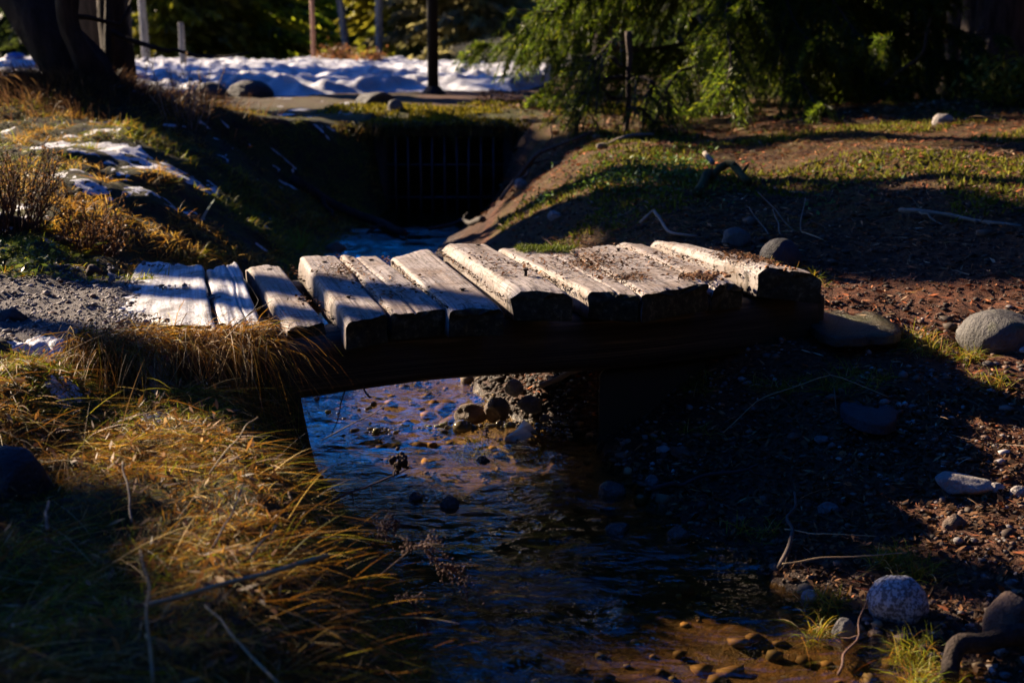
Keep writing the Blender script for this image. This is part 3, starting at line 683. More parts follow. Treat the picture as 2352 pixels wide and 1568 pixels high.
# pebbles (stuff)
def pebbles(name, n, region, size, cols, wts, sub=1, mat='pebble'):
    V0, F0 = ICO[sub]; P = region(n); n = len(P); s = rng.lognormal(math.log(size), .45, n)
    sc3 = np.stack([s * rng.uniform(.7, 1.4, n), s * rng.uniform(.7, 1.2, n), s * rng.uniform(.35, .8, n)], 1)
    a = rng.uniform(0, 6.28, n); c, sn = np.cos(a), np.sin(a)
    W = V0[None] * (1 + (.18 if sub == 1 else .04) * rng.normal(size=(n, len(V0), 1))) * sc3[:, None]
    W = np.stack([W[..., 0] * c[:, None] - W[..., 1] * sn[:, None], W[..., 0] * sn[:, None] + W[..., 1] * c[:, None], W[..., 2]], -1) + P[:, None] + np.array([0, 0, 1]) * (sc3[:, 2] * .3)[:, None, None]
    F = (F0[None] + (np.arange(n) * len(V0))[:, None, None]).reshape(-1, 3)
    return kind(mk(name, W.reshape(-1, 3), None, F, M[mat], None, np.repeat(pal(n, cols, wts), len(V0), axis=0), True), 'stuff')
def scatter(n, x0, x1, y0, y1, f, m=.05):
    x = rng.uniform(x0, x1, n); y = rng.uniform(y0, y1, n); k = f(x, y); x, y = x[k], y[k]; z = H(x, y); k = inview(x, y, z, m)
    return np.stack([x, y, z], 1)[k]
greys = [(.16, .14, .13), (.10, .085, .075), (.24, .20, .17), (.13, .08, .055), (.30, .27, .25)]
pebbles('gravel', 5200, lambda n: scatter(n, .3, 2.2, 1.9, 4.4, lambda x, y: (x > xr_(y) - .02) & (fbm(x * 2, y * 2, 0, 2, 5) + .35 * (x > 1.0) > -.25)), .006, greys, [3, 3, 1, 3, 1])
pebbles('gravel', 9000, lambda n: scatter(n, -2.2, -.5, 3.45, 4.6, lambda x, y: (x < xl_(y) - .1) & (y > 3.55 + (x + .9) * .18)), .0035, [(.2, .18, .17), (.12, .105, .10), (.34, .31, .30), (.13, .07, .05)], [3, 3, 1.5, 1])
pebbles('stream_pebbles', 1500, lambda n: scatter(n, -1, 1.2, 1.9, 5.4, lambda x, y: (x > xl_(y) - .02) & (x < xr_(y) + .06)), .013, [(.12, .08, .04), (.07, .045, .025), (.22, .15, .08), (.10, .09, .07)], [3, 3, 1, 1])
pebbles('soil_crumbs', 42000, lambda n: scatter(n, -.3, 2.6, 2.0, 7.0, lambda x, y: (x > xr_(y) - .03) & (rng.random(len(x)) < np.where((y > 4) & (y < 5.2) & (x < .5), 1, .55))), .005, [(.03, .02, .013), (.055, .036, .024), (.10, .06, .04)], [3, 3, 2])

P = scatter(4200, -.25, .4, 4.05, 5.2, lambda x, y: x > xr_(y) - .02); pebbles('mud_clods', len(P), lambda n: P, .006, [(.035, .022, .014), (.06, .04, .025), (.02, .014, .01)], [3, 2, 3])
wp_ = []
for px, py, sx, sy, k in ((870, 990, 60, 12, 46), (1010, 985, 34, 10, 34), (740, 905, 60, 8, 20), (820, 940, 60, 14, 14), (1180, 975, 80, 14, 60), (1270, 985, 40, 16, 50), (1300, 960, 30, 30, 40), (1100, 985, 30, 6, 14)):
    for _ in range(k):
        p = at(px + random.gauss(0, 1) * sx * .6, py + random.gauss(0, 1) * sy * .7, .004); p[2] = max(.003, float(H(p[0], p[1]))); wp_.append(p)
wp_ = np.array(wp_); pebbles('wet_gravel', len(wp_), lambda n: wp_, .0065, [(.10, .08, .05), (.06, .045, .03), (.13, .12, .06)], [1, 1, 1], 2, 'wet_pebble')
sg_ = []
for _ in range(2600):
    tx = random.random(); p = at(250 + 260 * tx ** 1.7, 605 + 135 * random.random(), .452)
    if fbm(p[0] * 7, p[1] * 7, 0, 3, 8) > -.15 + .55 * tx: sg_.append(p)
sg_ = np.array(sg_); pebbles('frosty_grit', len(sg_), lambda n: sg_, .0032, [(.2, .18, .17), (.12, .105, .10), (.34, .31, .30), (.10, .06, .045)], [3, 3, 1.5, 2])
# needle litter (stuff)
def litter(name, P, lo, hi, cols, wts, wr=.12, up=.25):
    n = len(P); az = rng.uniform(0, 6.28, n); ln = rng.uniform(lo, hi, n)
    A = np.stack([np.cos(az), np.sin(az), rng.normal(0, up, n)], 1) * ln[:, None]; B = np.stack([-np.sin(az), np.cos(az), rng.normal(0, .7, n)], 1) * (ln * wr * rng.uniform(.6, 1.8, n))[:, None]
    V, q, c = kites(P + np.array([0, 0, .006]), A, B, pal(n, cols, wts)); return kind(mk(name, V, q, None, M['litter'], None, c), 'stuff')
P = scatter(60000, .0, 4.5, 2.1, 9.0, lambda x, y: (x > xr_(y) + .08) & (rng.random(len(x)) < np.where(y > 3.9, .9, .45)))
litter('needle_litter', P, .006, .022, [(.36, .115, .045), (.22, .07, .028), (.46, .19, .085), (.07, .03, .016), (.48, .32, .19)], [4, 4, 2, 2.5, .8])
P = scatter(26000, .2, 2.2, 1.95, 3.9, lambda x, y: x > xr_(y) + .02); litter('soil_litter', P, .004, .014, [(.13, .065, .03), (.07, .038, .02), (.20, .10, .045), (.035, .02, .012)], [4, 4, 1.5, 3], .3, .45)
P = scatter(9000, -.3, 6, 8.5, 14, lambda x, y: (x > xr_(y)) | (y > 10.4))
litter('fallen_leaves', P, .012, .035, [(.20, .10, .05), (.12, .06, .03), (.32, .20, .12)], [3, 3, 1], .35)

P = scatter(2600, -.1, 4.5, 2.2, 9.6, lambda x, y: (x > xr_(y) + .1) & ((y > 4.4) | (rng.random(len(x)) < .3)))
n = len(P); az = rng.uniform(0, 6.28, n); D = np.stack([np.cos(az), np.sin(az), rng.uniform(-.05, .35, n)], 1)
V, q, t, c = blades(P + [0, 0, .012], D, rng.lognormal(-2.6, .6, n), rng.uniform(.002, .006, n), rng.uniform(0, .3, n), pal(n, [(.16, .10, .06), (.08, .05, .035), (.34, .25, .16), (.05, .03, .02)], [3, 3, 1.2, 2]), 4, floor=H)
kind(mk('twig_litter', V, q, t, M['litter'], None, c), 'stuff')
P = scatter(30000, -.1, 4.5, 4.6, 9.6, lambda x, y: (x > xr_(y) + .15) & (fbm(x * 1.8, y * 1.8, 0, 3, 97) > .08))
n = len(P); az = rng.uniform(0, 6.28, n); D = np.stack([np.cos(az), np.sin(az), rng.uniform(.1, 1.2, n)], 1)
V, q, t, c = blades(P, D, rng.uniform(.03, .11, n), rng.uniform(.0015, .0035, n), np.full(n, .5), pal(n, [(.20, .09, .03), (.30, .17, .06), (.10, .09, .015), (.14, .15, .02), (.09, .045, .02)], [3, 2, 2, 2, 2]), 3, floor=H)
kind(mk('dead_grass', V, q, t, M['leaf'], None, c), 'stuff')
# ------------------------------------------------------------------ grass (stuff)
STRAW = [(.36, .185, .024), (.24, .10, .013), (.44, .30, .075), (.09, .042, .010), (.20, .18, .018), (.50, .38, .17)]
GREEN = [(.15, .19, .012), (.23, .24, .016), (.09, .12, .012), (.34, .26, .025)]
def grass(name, P, az, azs, el, els, ln, wd, droop, tint, seg=3):
    n = len(P); a = az + rng.normal(0, azs, n); e = np.clip(el + rng.normal(0, els, n), -.2, 1.5)
    D = np.stack([np.cos(a) * np.cos(e), np.sin(a) * np.cos(e), np.sin(e)], 1)
    return blades(P, D, ln, wd, droop, tint, seg, floor=H)
left = lambda x, y: (x < xl_(y) + .03)
b = Bag()
bank = lambda x, y: left(x, y) & (y < 3.5 + (x + .9) * .18)
def green_at(P, seed=82): return fbm(P[:, 0] * 2.4, P[:, 1] * 2.4, 0, 3, seed) + .30 * sstep(.45, .05, xl_(P[:, 1]) - P[:, 0])
P = scatter(75000, -2.0, .25, 1.15, 3.75, bank, .12); n = len(P); isg = green_at(P) > rng.normal(-.02, .17, n)
tint = np.where(isg[:, None], pal(n, GREEN, [3, 3, 3, 1]), pal(n, STRAW, [3, 4, .5, 4, 3, .1]))
b.add(*grass('g', P, rng.uniform(0, 6.28, n), .3, .75, .4, np.where(isg, rng.uniform(.02, .075, n), rng.uniform(.015, .06, n)), rng.uniform(.0012, .0026, n), .5, tint, 3))
P = scatter(52000, -2.0, .25, 1.15, 3.75, bank, .15); n = len(P); cl_ = fbm(P[:, 0] * 3.5, P[:, 1] * 3.5, 0, 3, 81); k = cl_ > rng.normal(-.12, .18, n); P = P[k]; cl_ = cl_[k]; n = len(P)
az = -.5 + 3.2 * fbm(P[:, 0] * 2.5, P[:, 1] * 2.5, 0, 2, 83)
b.add(*grass('g', P, az, 1.3, .14, .26, rng.uniform(.05, .19, n), rng.uniform(.0010, .0023, n), .24, pal(n, STRAW, [4, 4, 1.5, 3, 4, .8]), 5))
P = scatter(420, -2.0, .2, 1.3, 3.7, bank, .15); n = len(P)
b.add(*grass('g', P, -.4, 1.4, .35, .3, rng.uniform(.10, .28, n), rng.uniform(.0012, .0026, n), .2, pal(n, [(.50, .38, .18), (.42, .25, .08), (.34, .20, .07)], [2, 2, 2]), 6))
P = scatter(9000, -2.0, .2, 1.3, 3.7, bank, .1); n = len(P); N_ = unit(rng.normal(size=(n, 3)) * .5 + [0, 0, 1.0]); A = unit(np.cross(N_, rng.normal(size=(n, 3)))) * rng.uniform(.006, .022, (n, 1)); B = np.cross(N_, A) * rng.uniform(.12, .3, (n, 1))
V, q, c = kites(P + [0, 0, .02] * rng.uniform(.2, 1.5, (n, 1)), A, B, pal(n, [(.30, .14, .035), (.18, .08, .025), (.42, .28, .12), (.08, .04, .015)], [3, 3, 1, 2])); b.add(V, q, None, c)
kind(b.build('bank_grass', M['leaf']), 'stuff')
b = Bag()
P = scatter(90000, -4.2, -.5, 4.35, 9.6, lambda x, y: left(x, y) & (mk_patch(x, y) < .02), .08)
n = len(P); gm = fbm(P[:, 0] * 1.6, P[:, 1] * 1.6, 0, 3, 84); isg = gm > rng.normal(-.06, .18, n)
tint = np.where(isg[:, None], pal(n, [(.17, .20, .018), (.27, .25, .022), (.09, .12, .012)], [3, 3, 2]), pal(n, [(.46, .26, .035), (.30, .14, .018), (.54, .37, .10), (.12, .06, .015)], [4, 3, 1.5, 3]))
hm = np.clip(.6 + fbm(P[:, 0] * 4, P[:, 1] * 4, 0, 3, 85), .25, 1.4)
ln = rng.uniform(.04, .14, n) * hm; wd = rng.uniform(.002, .0045, n)
b.add(*grass('g', P, -.5 + 2 * gm, 1.2, .75, .4, ln, wd, .4, tint, 3))
kind(b.build('slope_grass', M['leaf']), 'stuff')
# dry grass hanging over the edge of the landing
b = Bag(); n = 1300; xs = rng.uniform(-1.12, -.62, n); ys_ = 3.53 + (xs + .9) * .18 + rng.normal(.0, .035, n)
P = np.stack([xs, ys_, np.maximum(H(xs, ys_), .40) + .01], 1)
b.add(*grass('g', P, -1.0, .8, .35, .35, rng.uniform(.1, .34, n), rng.uniform(.0012, .0028, n), .85, pal(n, STRAW, [4, 4, 1, 3, 1, .5]), 5))
kind(b.build('hanging_dry_grass', M['leaf']), 'stuff')
# brown brush on the root mound
b = Bag(); n = 9000; P = np.stack([rng.normal(-2.72, .42, n), rng.normal(9.1, .4, n), np.zeros(n)], 1); P[:, 2] = H(P[:, 0], P[:, 1])
b.add(*grass('g', P, np.arctan2(P[:, 1] - 9.1, P[:, 0] + 2.72), .5, 1.0, .3, rng.uniform(.08, .27, n), rng.uniform(.002, .005, n), .45, pal(n, [(.13, .065, .028), (.07, .035, .018), (.22, .13, .05), (.04, .025, .018)], [3, 3, 1, 3]), 3))
kind(b.build('mound_brush', M['leaf']), 'stuff')
# right side: sparse tufts, moss over the culvert, lit strip behind the snow
b = Bag(); spots = [(2080, 790, 60, 300), (2150, 815, 50, 160), (2230, 830, 40, 160), (1995, 790, 40, 120), (1965, 875, 90, 260), (1830, 900, 90, 260), (1600, 890, 60, 160), (2045, 1300, 45, 330), (2110, 1330, 40, 160), (1890, 1390, 60, 160), (2085, 1500, 60, 260), (1890, 1455, 30, 120), (2130, 1560, 60, 260), (1740, 1230, 60, 120), (2300, 880, 60, 120), (1780, 620, 40, 120), (1850, 640, 45, 120), (660, 560, 50, 160), (700, 545, 30, 120), (480, 590, 60, 260), (1590, 1000, 60, 80)]
for px, py, sp_, k in spots:
    q = np.array([ground(px + random.gauss(0, 1) * sp_ * .5, py + random.gauss(0, 1) * sp_ * .16) for _ in range(max(4, k // 14))])
    P = np.repeat(q, 14, 0) + rng.normal(0, .012, (len(q) * 14, 3)) * [1, 1, 0]; n = len(P)
    P[:, 2] = np.maximum(H(P[:, 0], P[:, 1]), P[:, 2] - .01)
    b.add(*grass('g', P, rng.uniform(0, 6.28, n), .3, .85, .35, rng.uniform(.03, .12, n), rng.uniform(.0012, .0028, n), .5, pal(n, GREEN + STRAW[:2] + STRAW[4:], [3, 3, 2, 2, 2, 1, 1, 1]), 4))
kind(b.build('grass_tufts', M['leaf']), 'stuff')
def frond_field(name, P, lo, hi, cols, wts, mat='moss_leaf', w=.3):
    n = len(P); A = unit(rng.normal(size=(n, 3)) + [0, 0, .9]) * rng.uniform(lo, hi, n)[:, None]; B = unit(np.cross(A, rng.normal(size=(n, 3)))) * (np.linalg.norm(A, axis=1) * w)[:, None]
    V, q, c = kites(P + A * .6, A, B, pal(n, cols, wts)); return kind(mk(name, V, q, None, M[mat], None, c), 'stuff')
P = scatter(9000, -1.4, 1.4, 9.8, 11.6, lambda x, y: (fbm(x * 2, y * 2, 0, 3, 91) > -.1) & (y > 10.3 + 0 * x))
frond_field('moss', P, .010, .035, [(.20, .17, .014), (.12, .12, .012), (.30, .23, .02), (.07, .06, .01)], [3, 3, 1.5, 2])
q_ = np.array([at(1085 + random.gauss(0, 26), 900 + random.gauss(0, 9), .10) for _ in range(500)] + [at(1240 + random.gauss(0, 14), 925 + random.gauss(0, 5), .09) for _ in range(120)]); q_[:, 2] = H(q_[:, 0], q_[:, 1]); frond_field('moss', q_, .006, .016, [(.15, .17, .015), (.10, .12, .012), (.22, .20, .02)], [3, 3, 1])
P = scatter(44000, -.2, 3.2, 5.4, 9.6, lambda x, y: (x > xr_(y) + .35) & (fbm(x * 1.5, y * 1.5, 0, 3, 92) + .25 * np.exp(-((x - .9) ** 2 + (y - 7.2) ** 2)) > .05))
frond_field('moss', P, .007, .024, [(.16, .17, .018), (.10, .11, .012), (.24, .21, .03)], [3, 3, 1])
# glossy green ground cover behind the bridge and lingonberry by the gravel
def cover(spots, cols):
    Ps = []
    for px, py, sx, sy, n in spots:
        for _ in range(n):
            Ps.append(ground(px + random.gauss(0, 1) * sx * .5, py + random.gauss(0, 1) * sy * .5) + [0, 0, random.uniform(.01, .06)])
    P = np.array(Ps); n = len(P); N = unit(rng.normal(size=(n, 3)) * .6 + [0, 0, 1.0]); A = unit(np.cross(N, rng.normal(size=(n, 3)))); B = np.cross(N, A); l = rng.uniform(.008, .016, n)[:, None]
    return kites(P, A * l, B * l * .55, pal(n, cols, [3, 2, 1]))
V, q, c = cover([(1480, 410, 190, 40, 900), (1400, 440, 130, 16, 200), (1560, 400, 80, 30, 200), (1240, 470, 40, 10, 60), (1640, 470, 60, 30, 40), (1900, 480, 60, 40, 50), (2010, 420, 80, 40, 40)], [(.07, .14, .02), (.11, .19, .03), (.04, .09, .02)])
kind(mk('glossy_ground_cover', V, q, None, M['gloss_leaf'], None, c), 'stuff')

# ------------------------------------------------------------------ plants and stalks that stand out
def stick(name, pts, r0, r1, mat, label, cat, n=16, wob=.02, seed=1, side=0, group=None, rough=.15, gz=None):
    """pts: (px, py, lift) photo points laid on the ground, raised by lift"""
    W = []
    for p in pts:
        if len(p) == 4: W.append(at_y(p[0], p[1], p[3]))
        else: W.append(ground(p[0], p[1]) + [0, 0, p[2]])
    C = curve(W, n, wob, seed); rad = np.linspace(r0, r1, n); V, Q, T = tube(C, rad, 7, rough, seed); o = mk(name, V, Q, T, mat, None, None, True)
    rr = np.random.default_rng(seed)
    for k in range(side):
        t = rr.integers(2, n - 2); d = unit(C[t + 1] - C[t - 1]); d2 = unit(d + rr.normal(0, .8, 3) + [0, 0, .3]); L = np.linalg.norm(C[-1] - C[0]) * rr.uniform(.12, .3)
        V, Q, T = tube(curve([C[t], C[t] + d2 * L * .5, C[t] + d2 * L + [0, 0, -.1 * L]], 7, .1 * L, seed + k), np.linspace(rad[t] * .6, rad[t] * .25, 7), 5)
        mk('side_twig', V, Q, T, mat, o, None, True)
    return thing(origin_to(o, C[0]) if not side else o, label, cat, group)
# stalks in the foreground grass: world paths at chosen depth
def stalk(pts, y0, y1, r, mat, label, cat='stalk', name='dry_stalk', group=None, wob=.006, seed=1, r1=None, n=14):
    W = [at_y(p[0], p[1], y0 + (y1 - y0) * i / (len(pts) - 1)) for i, p in enumerate(pts)]
    C = curve(W, n, wob, seed); V, Q, T = tube(C, np.linspace(r, r * .6 if r1 is None else r1, n), 7, .1, seed); o = mk(name, V, Q, T, mat, None, None, True)
    return thing(origin_to(o, C[0]), label, cat, group), C
stalk([(335, 1390), (540, 1340), (752, 1275)], 1.95, 2.15, .0035, M['straw'], 'thick tan straw slanting up across the dark foreground grass', seed=3, r1=.004)
stalk([(352, 1568), (345, 1420), (322, 1262)], 1.72, 1.86, .0024, M['straw'], 'pale upright straw crossing the end of the thick slanting one')
stalk([(304, 1200), (290, 1120), (282, 1060)], 2.3, 2.4, .0022, M['twig_pale'], 'short pale bent straw beside the black boulder', seed=5)
stalk([(640, 1568), (560, 1480), (470, 1390)], 1.75, 1.95, .0018, M['straw'], 'blurred straw slanting down to the bottom edge of the view', seed=6)
stalk([(110, 1215), (112, 1150)], 2.1, 2.15, .0026, M['twig_pale'], 'stubby pale stalk under the black boulder', seed=7)
stalk([(480, 1090), (560, 985), (592, 958)], 2.6, 2.7, .0018, M['straw'], 'thin bent straw standing in the sunlit bank grass', seed=8)
stalk([(575, 1275), (635, 1205)], 2.1, 2.2, .0022, M['straw'], 'short lit straw above the thick slanting one', seed=9)
stalk([(490, 1255), (560, 1110)], 2.2, 2.3, .0018, M['twig_pale'], 'thin pale straw left of the water edge grass', seed=10)
o, C = stalk([(745, 1158), (840, 1115), (945, 1072)], 2.95, 3.1, .0028, M['twig_red'], 'reddish twig reaching from the bank over the blue water', 'twig', 'weed_twig', seed=11)
def berry(parent, p, r, mat, k=26):
    b = Bag(); V0, F0 = ICO[1]
    for _ in range(k): b.add(V0 * r * random.uniform(.25, .45) + p + rng.normal(0, r * .5, 3), None, F0)
    ob = b.build('seed_head', mat); ob.parent = parent; ob.matrix_parent_inverse = Matrix.Translation(-parent.location); return ob
for t, dz in ((.35, -.03), (.6, -.035), (.12, -.04)):
    i = int(t * 13); V, Q, T = tube([C[i], C[i] + [.002, 0, dz]], [.0018, .0008], 5); q = mk('side_twig', V, Q, T, M['twig_red'], o, None, True); q.matrix_parent_inverse = Matrix.Translation(-o.location)
o, C = stalk([(905, 1095), (915, 1072), (921, 1056)], 3.03, 3.05, .0022, M['twig_red'], 'brown dried seed head above the reddish twig', 'seed head', 'dried_weed', seed=12)
berry(o, C[-1], .017, M['clod'], 46)
def panicle(pts, y0, y1, label, seed, nb=30, L=.05):
    o, C = stalk(pts, y0, y1, .0016, M['twig_red'], label, 'weed', 'dried_weed', seed=seed, n=22); r = np.random.default_rng(seed); b = Bag(); n = 0
    for k in range(nb):
        t = int(r.integers(6, 21)); d = unit(C[t] - C[t - 1]); d2 = unit(d + r.normal(0, .75, 3)); l = L * r.uniform(.4, 1.1)
        pts_ = curve([C[t], C[t] + d2 * l * .6, C[t] + d2 * l + [0, 0, -.2 * l]], 6); V, Q, T = tube(pts_, np.linspace(.0011, .0006, 6), 4); b.add(V, Q, T)
        V0, F0 = ICO[1]
        for m in range(5): b.add(V0 * r.uniform(.0014, .0030) + pts_[min(5, 1 + m)] + r.normal(0, .0025, 3), None, F0)
    q = b.build('flower_panicle', M['twig_red'], o); q.matrix_parent_inverse = Matrix.Translation(-o.location)
panicle([(860, 1330), (960, 1255), (1075, 1335)], 2.55, 2.65, 'drooping dry flower panicle hanging over the dark water', 21, 46, .06)
panicle([(820, 1290), (880, 1215), (905, 1190), (915, 1215)], 2.75, 2.85, 'small dry flower head on the bank edge above the drooping one', 23, 30, .035)
panicle([(850, 1420), (940, 1370), (985, 1440)], 2.4, 2.5, 'dark dry panicle low on the bank beside the water', 24, 24, .04)
stalk([(520, 760), (575, 720), (600, 690), (560, 640)], 3.5, 3.62, .0018, M['twig_dark'], 'budded dark twig standing in front of the frosted boards', 'twig', 'weed_twig', seed=14)
stalk([(515, 780), (580, 715), (625, 690)], 3.42, 3.5, .0014, M['straw'], 'thin straw leaning across the gap left of the first clean board', 'straw', seed=15)
for k, (pp, lb) in enumerate(((((795, 890), (775, 960), (760, 1000)), 'thin dark twig hanging from the log beam over the water'), (((835, 888), (848, 915), (846, 905)), 'short hooked twig under the log beam'))):
    stalk(list(pp), 3.66, 3.6, .0018 + .001 * k, M['twig_dark'], lb, 'twig', 'hanging_twig', seed=30 + k)
stalk([(740, 1010), (830, 960), (905, 915)], 3.1, 3.3, .0016, M['straw'], 'straw arching from the bank over the sparkling water', 'straw', seed=33)
stick('fallen_branch', [(668, 425, .03), (760, 480, .02), (850, 520, .02), (930, 548, .03)], .035, .022, M['bark'], 'dark fallen branch lying down the left bank behind the bridge', 'branch', seed=3, wob=.05, side=2)
stick('fallen_branch', [(0, 520, .03), (120, 545, .02), (260, 590, .02)], .025, .018, M['bark'], 'dark fallen branch in the grass at the left edge behind the gravel', 'branch', seed=4, wob=.04)
stick('fallen_branch', [(2065, 500, .03), (2180, 512, .02), (2345, 520, .0)], .009, .006, M['twig_pale'], 'pale fallen branch on the reddish forest floor at right', 'branch', seed=5, wob=.05, side=3)
stick('fallen_branch', [(1110, 512, .02), (1060, 520, .02), (985, 530, .01)], .018, .010, M['twig_dark'], 'black stick lying at the water in front of the culvert', 'branch', seed=6, wob=.03, side=2)
stick('fallen_branch', [(1175, 435, .03), (1250, 380, .05), (1360, 315, .03)], .016, .008, M['twig'], 'brown stick leaning on the bank right of the culvert', 'branch', seed=7, wob=.06, side=3)
stick('fallen_branch', [(1150, 470, .03), (1210, 410, .04), (1260, 380, .03)], .012, .006, M['twig'], 'thin brown stick just below the longer leaning one', 'branch', seed=8, wob=.04, side=2)
stick('fallen_branch', [(1375, 345, .02), (1440, 325, .03), (1500, 318, .02)], .016, .010, M['twig_pale'], 'bleached stick on the bank below the spruce boughs', 'branch', seed=9, wob=.04)
stick('fallen_branch', [(1600, 455, .02), (1625, 420, .06), (1650, 415, .07), (1720, 435, .03)], .022, .018, M['moss_twig'], 'crooked moss covered root behind the bridge', 'root', seed=10, wob=.05, side=2)
stick('fallen_branch', [(1618, 390, .08), (1636, 408, .07)], .013, .013, M['twig_pale'], 'short pale broken stub above the mossy root', 'branch', seed=11, wob=0)
stick('fallen_branch', [(1470, 530, .03), (1510, 512, .05), (1545, 548, .03), (1600, 555, .02)], .008, .005, M['twig_pale'], 'whitish curved twig just behind the boards', 'twig', seed=12, wob=.03)
stick('fallen_branch', [(1240, 908, .03), (1300, 888, .04), (1345, 870, .04)], .010, .008, M['twig_pale'], 'pale slanting stick on the mud seen beneath the beam', 'twig', seed=13, wob=.01)
stick('fallen_branch', [(1788, 1332, .03), (1815, 1270, .05), (1820, 1215, .05), (1822, 1185, .06)], .0055, .003, M['twig'], 'crooked grey twig standing on the shaded right bank', 'twig', seed=14, wob=.02, side=1)
stick('fallen_branch', [(1500, 1140, .02), (1600, 1110, .02), (1740, 1085, .02)], .008, .004, M['twig_dark'], 'long dark twig lying on the shaded bank below the bridge', 'twig', seed=15, wob=.03, side=2)
stick('tree_root', [(2178, 1575, .02), (2205, 1530, .05), (2250, 1508, .05), (2360, 1500, .04)], .018, .022, M['bark'], 'knobbly dark root arching over the ground in the lower right corner', 'root', seed=16, wob=.02)
stick('fallen_branch', [(1925, 1560, .01), (1960, 1490, .02), (1990, 1440, .05)], .0032, .0016, M['twig_red'], 'thin reddish twig rising from the muddy water edge', 'twig', seed=17, wob=.01, side=3)
stick('fallen_branch', [(1795, 1335, .04), (1950, 1325, .05), (2080, 1320, .05)], .002, .001, M['straw'], 'thin straw lying toward the granite boulder, upper of two', 'straw', seed=18, wob=.01)
stick('fallen_branch', [(1800, 1262, .05), (1900, 1272, .05), (2010, 1280, .05)], .0018, .001, M['straw'], 'thin reddish straw above the granite boulder in the shade', 'straw', seed=19, wob=.01)
stick('fallen_branch', [(1660, 1010, .02), (1750, 950, .05), (1900, 905, .06), (2040, 930, .02)], .0018, .0010, M['straw'], 'long arching dry straw on the shaded bank right of the bridge', 'straw', seed=20, wob=.01)
for k, (a, b_) in enumerate((((1770, 545), (1720, 475)), ((1795, 545), (1775, 480)), ((1835, 555), (1850, 455)), ((1850, 560), (1740, 440)))):
    stalk([a, b_], 5.4, 5.5, .003, M['twig_pale'], ['leftmost pale straw stalk rising behind the dark boulder', 'short pale straw stalk rising behind the dark boulder', 'upright pale stalk right of the dark boulder', 'long pale stalk slanting left over the dark boulder'][k], 'stalk', seed=40 + k)
# wide leaf blade
def single_blades(name, base, tips, w, colr, label, cat, mat='leaf'):
    b = Bag(); g = ground(*base)
    for (px, py, yo) in tips:
        tip = at_y(px, py, g[1] + yo); L = np.linalg.norm(tip - g); b.add(*blades(g[None], (tip - g + [0, 0, L * .15])[None], np.array([L]), np.array([w]), np.array([.15]), np.array([colr]), 5, side=np.array([[1.0, .2, .1]])))
    return thing(origin_to(b.build(name, M[mat]), g), label, cat)
single_blades('grass_leaf', (462, 508), [(498, 448, .0)], .018, (.30, .36, .32), 'wide pale green leaf blade standing in the grass on the left slope', 'leaf')
single_blades('grass_tuft', (690, 575), [(640, 540, 0), (680, 500, .05), (720, 520, 0), (660, 520, .05), (705, 510, .1)], .012, (.14, .22, .02), 'bright green grass tuft behind the left boards', 'grass')
# moss clump on the far edge of the boards
b = Bag()
for _ in range(700):
    p = at(1190 + random.random() ** 1.2 * 125, 0, 0) if False else at(random.uniform(1190, 1312), 572 + random.gauss(0, 3.2), .475)
    P = p[None] + rng.normal(0, .006, (3, 3)) * [1, 1, .2]; n = 3
    b.add(*blades(P, rng.normal(0, .6, (n, 3)) + [0, 0, 1.0], rng.uniform(.008, .03, n), rng.uniform(.0015, .003, n), np.full(n, .4), pal(n, [(.07, .10, .012), (.11, .13, .016), (.04, .055, .008)], [3, 2, 2]), 2))
thing(origin_to(b.build('moss_clump', M['leaf']), at(1250, 572, .475)), 'green moss clump on the far edge of the boards', 'moss')
# orange lichen lumps on the right boards
def lumps(name, spots, cols, r0, r1, label, cat):
    b = Bag(); V0, F0 = ICO[2]
    for (px, py, sx, sy, n) in spots:
        for _ in range(n):
            p = on_deck(px + random.gauss(0, 1) * sx, py + random.gauss(0, 1) * sy)
            if p is None: continue
            r = random.uniform(r0, r1); V = V0 * [r, r, r * .6] * (1 + .2 * fbm(V0[:, 0] * 3 + px, V0[:, 1] * 3, V0[:, 2] * 3, 2, 3))[:, None] + p + [0, 0, .001]
            b.add(V, None, F0, np.repeat(pal(1, cols, [1] * len(cols)), len(V0), 0))
    return kind(b.build(name, M['pebble'], None, True), 'stuff')
lumps('cone_scales', [(1605, 632, 26, 4, 60), (1650, 628, 22, 5, 25)], [(.20, .09, .03), (.13, .05, .02), (.26, .16, .08)], .004, .009, 'orange brown lump litter between the two rightmost boards', 'litter')
lumps('lichen_crust', [(1860, 616, 22, 4, 120), (1820, 608, 40, 4, 60)], [(.30, .12, .03), (.20, .07, .02), (.12, .06, .02)], .003, .007, 'orange lichen crust on the corner of the outermost board', 'lichen')
lumps('mud_lump', [(524, 648, 5, 3, 30)], [(.02, .016, .012)], .004, .008, 'black lump on the frosted board', 'lump') if on_deck(524, 648) is not None else None
# lingonberry
b = Bag(); V, q, c = cover([(45, 615, 90, 26, 420)], [(.08, .12, .02), (.14, .17, .03), (.05, .07, .02)])
kind(mk('lingonberry_leaves', V, q, None, M['gloss_leaf'], None, c), 'stuff')
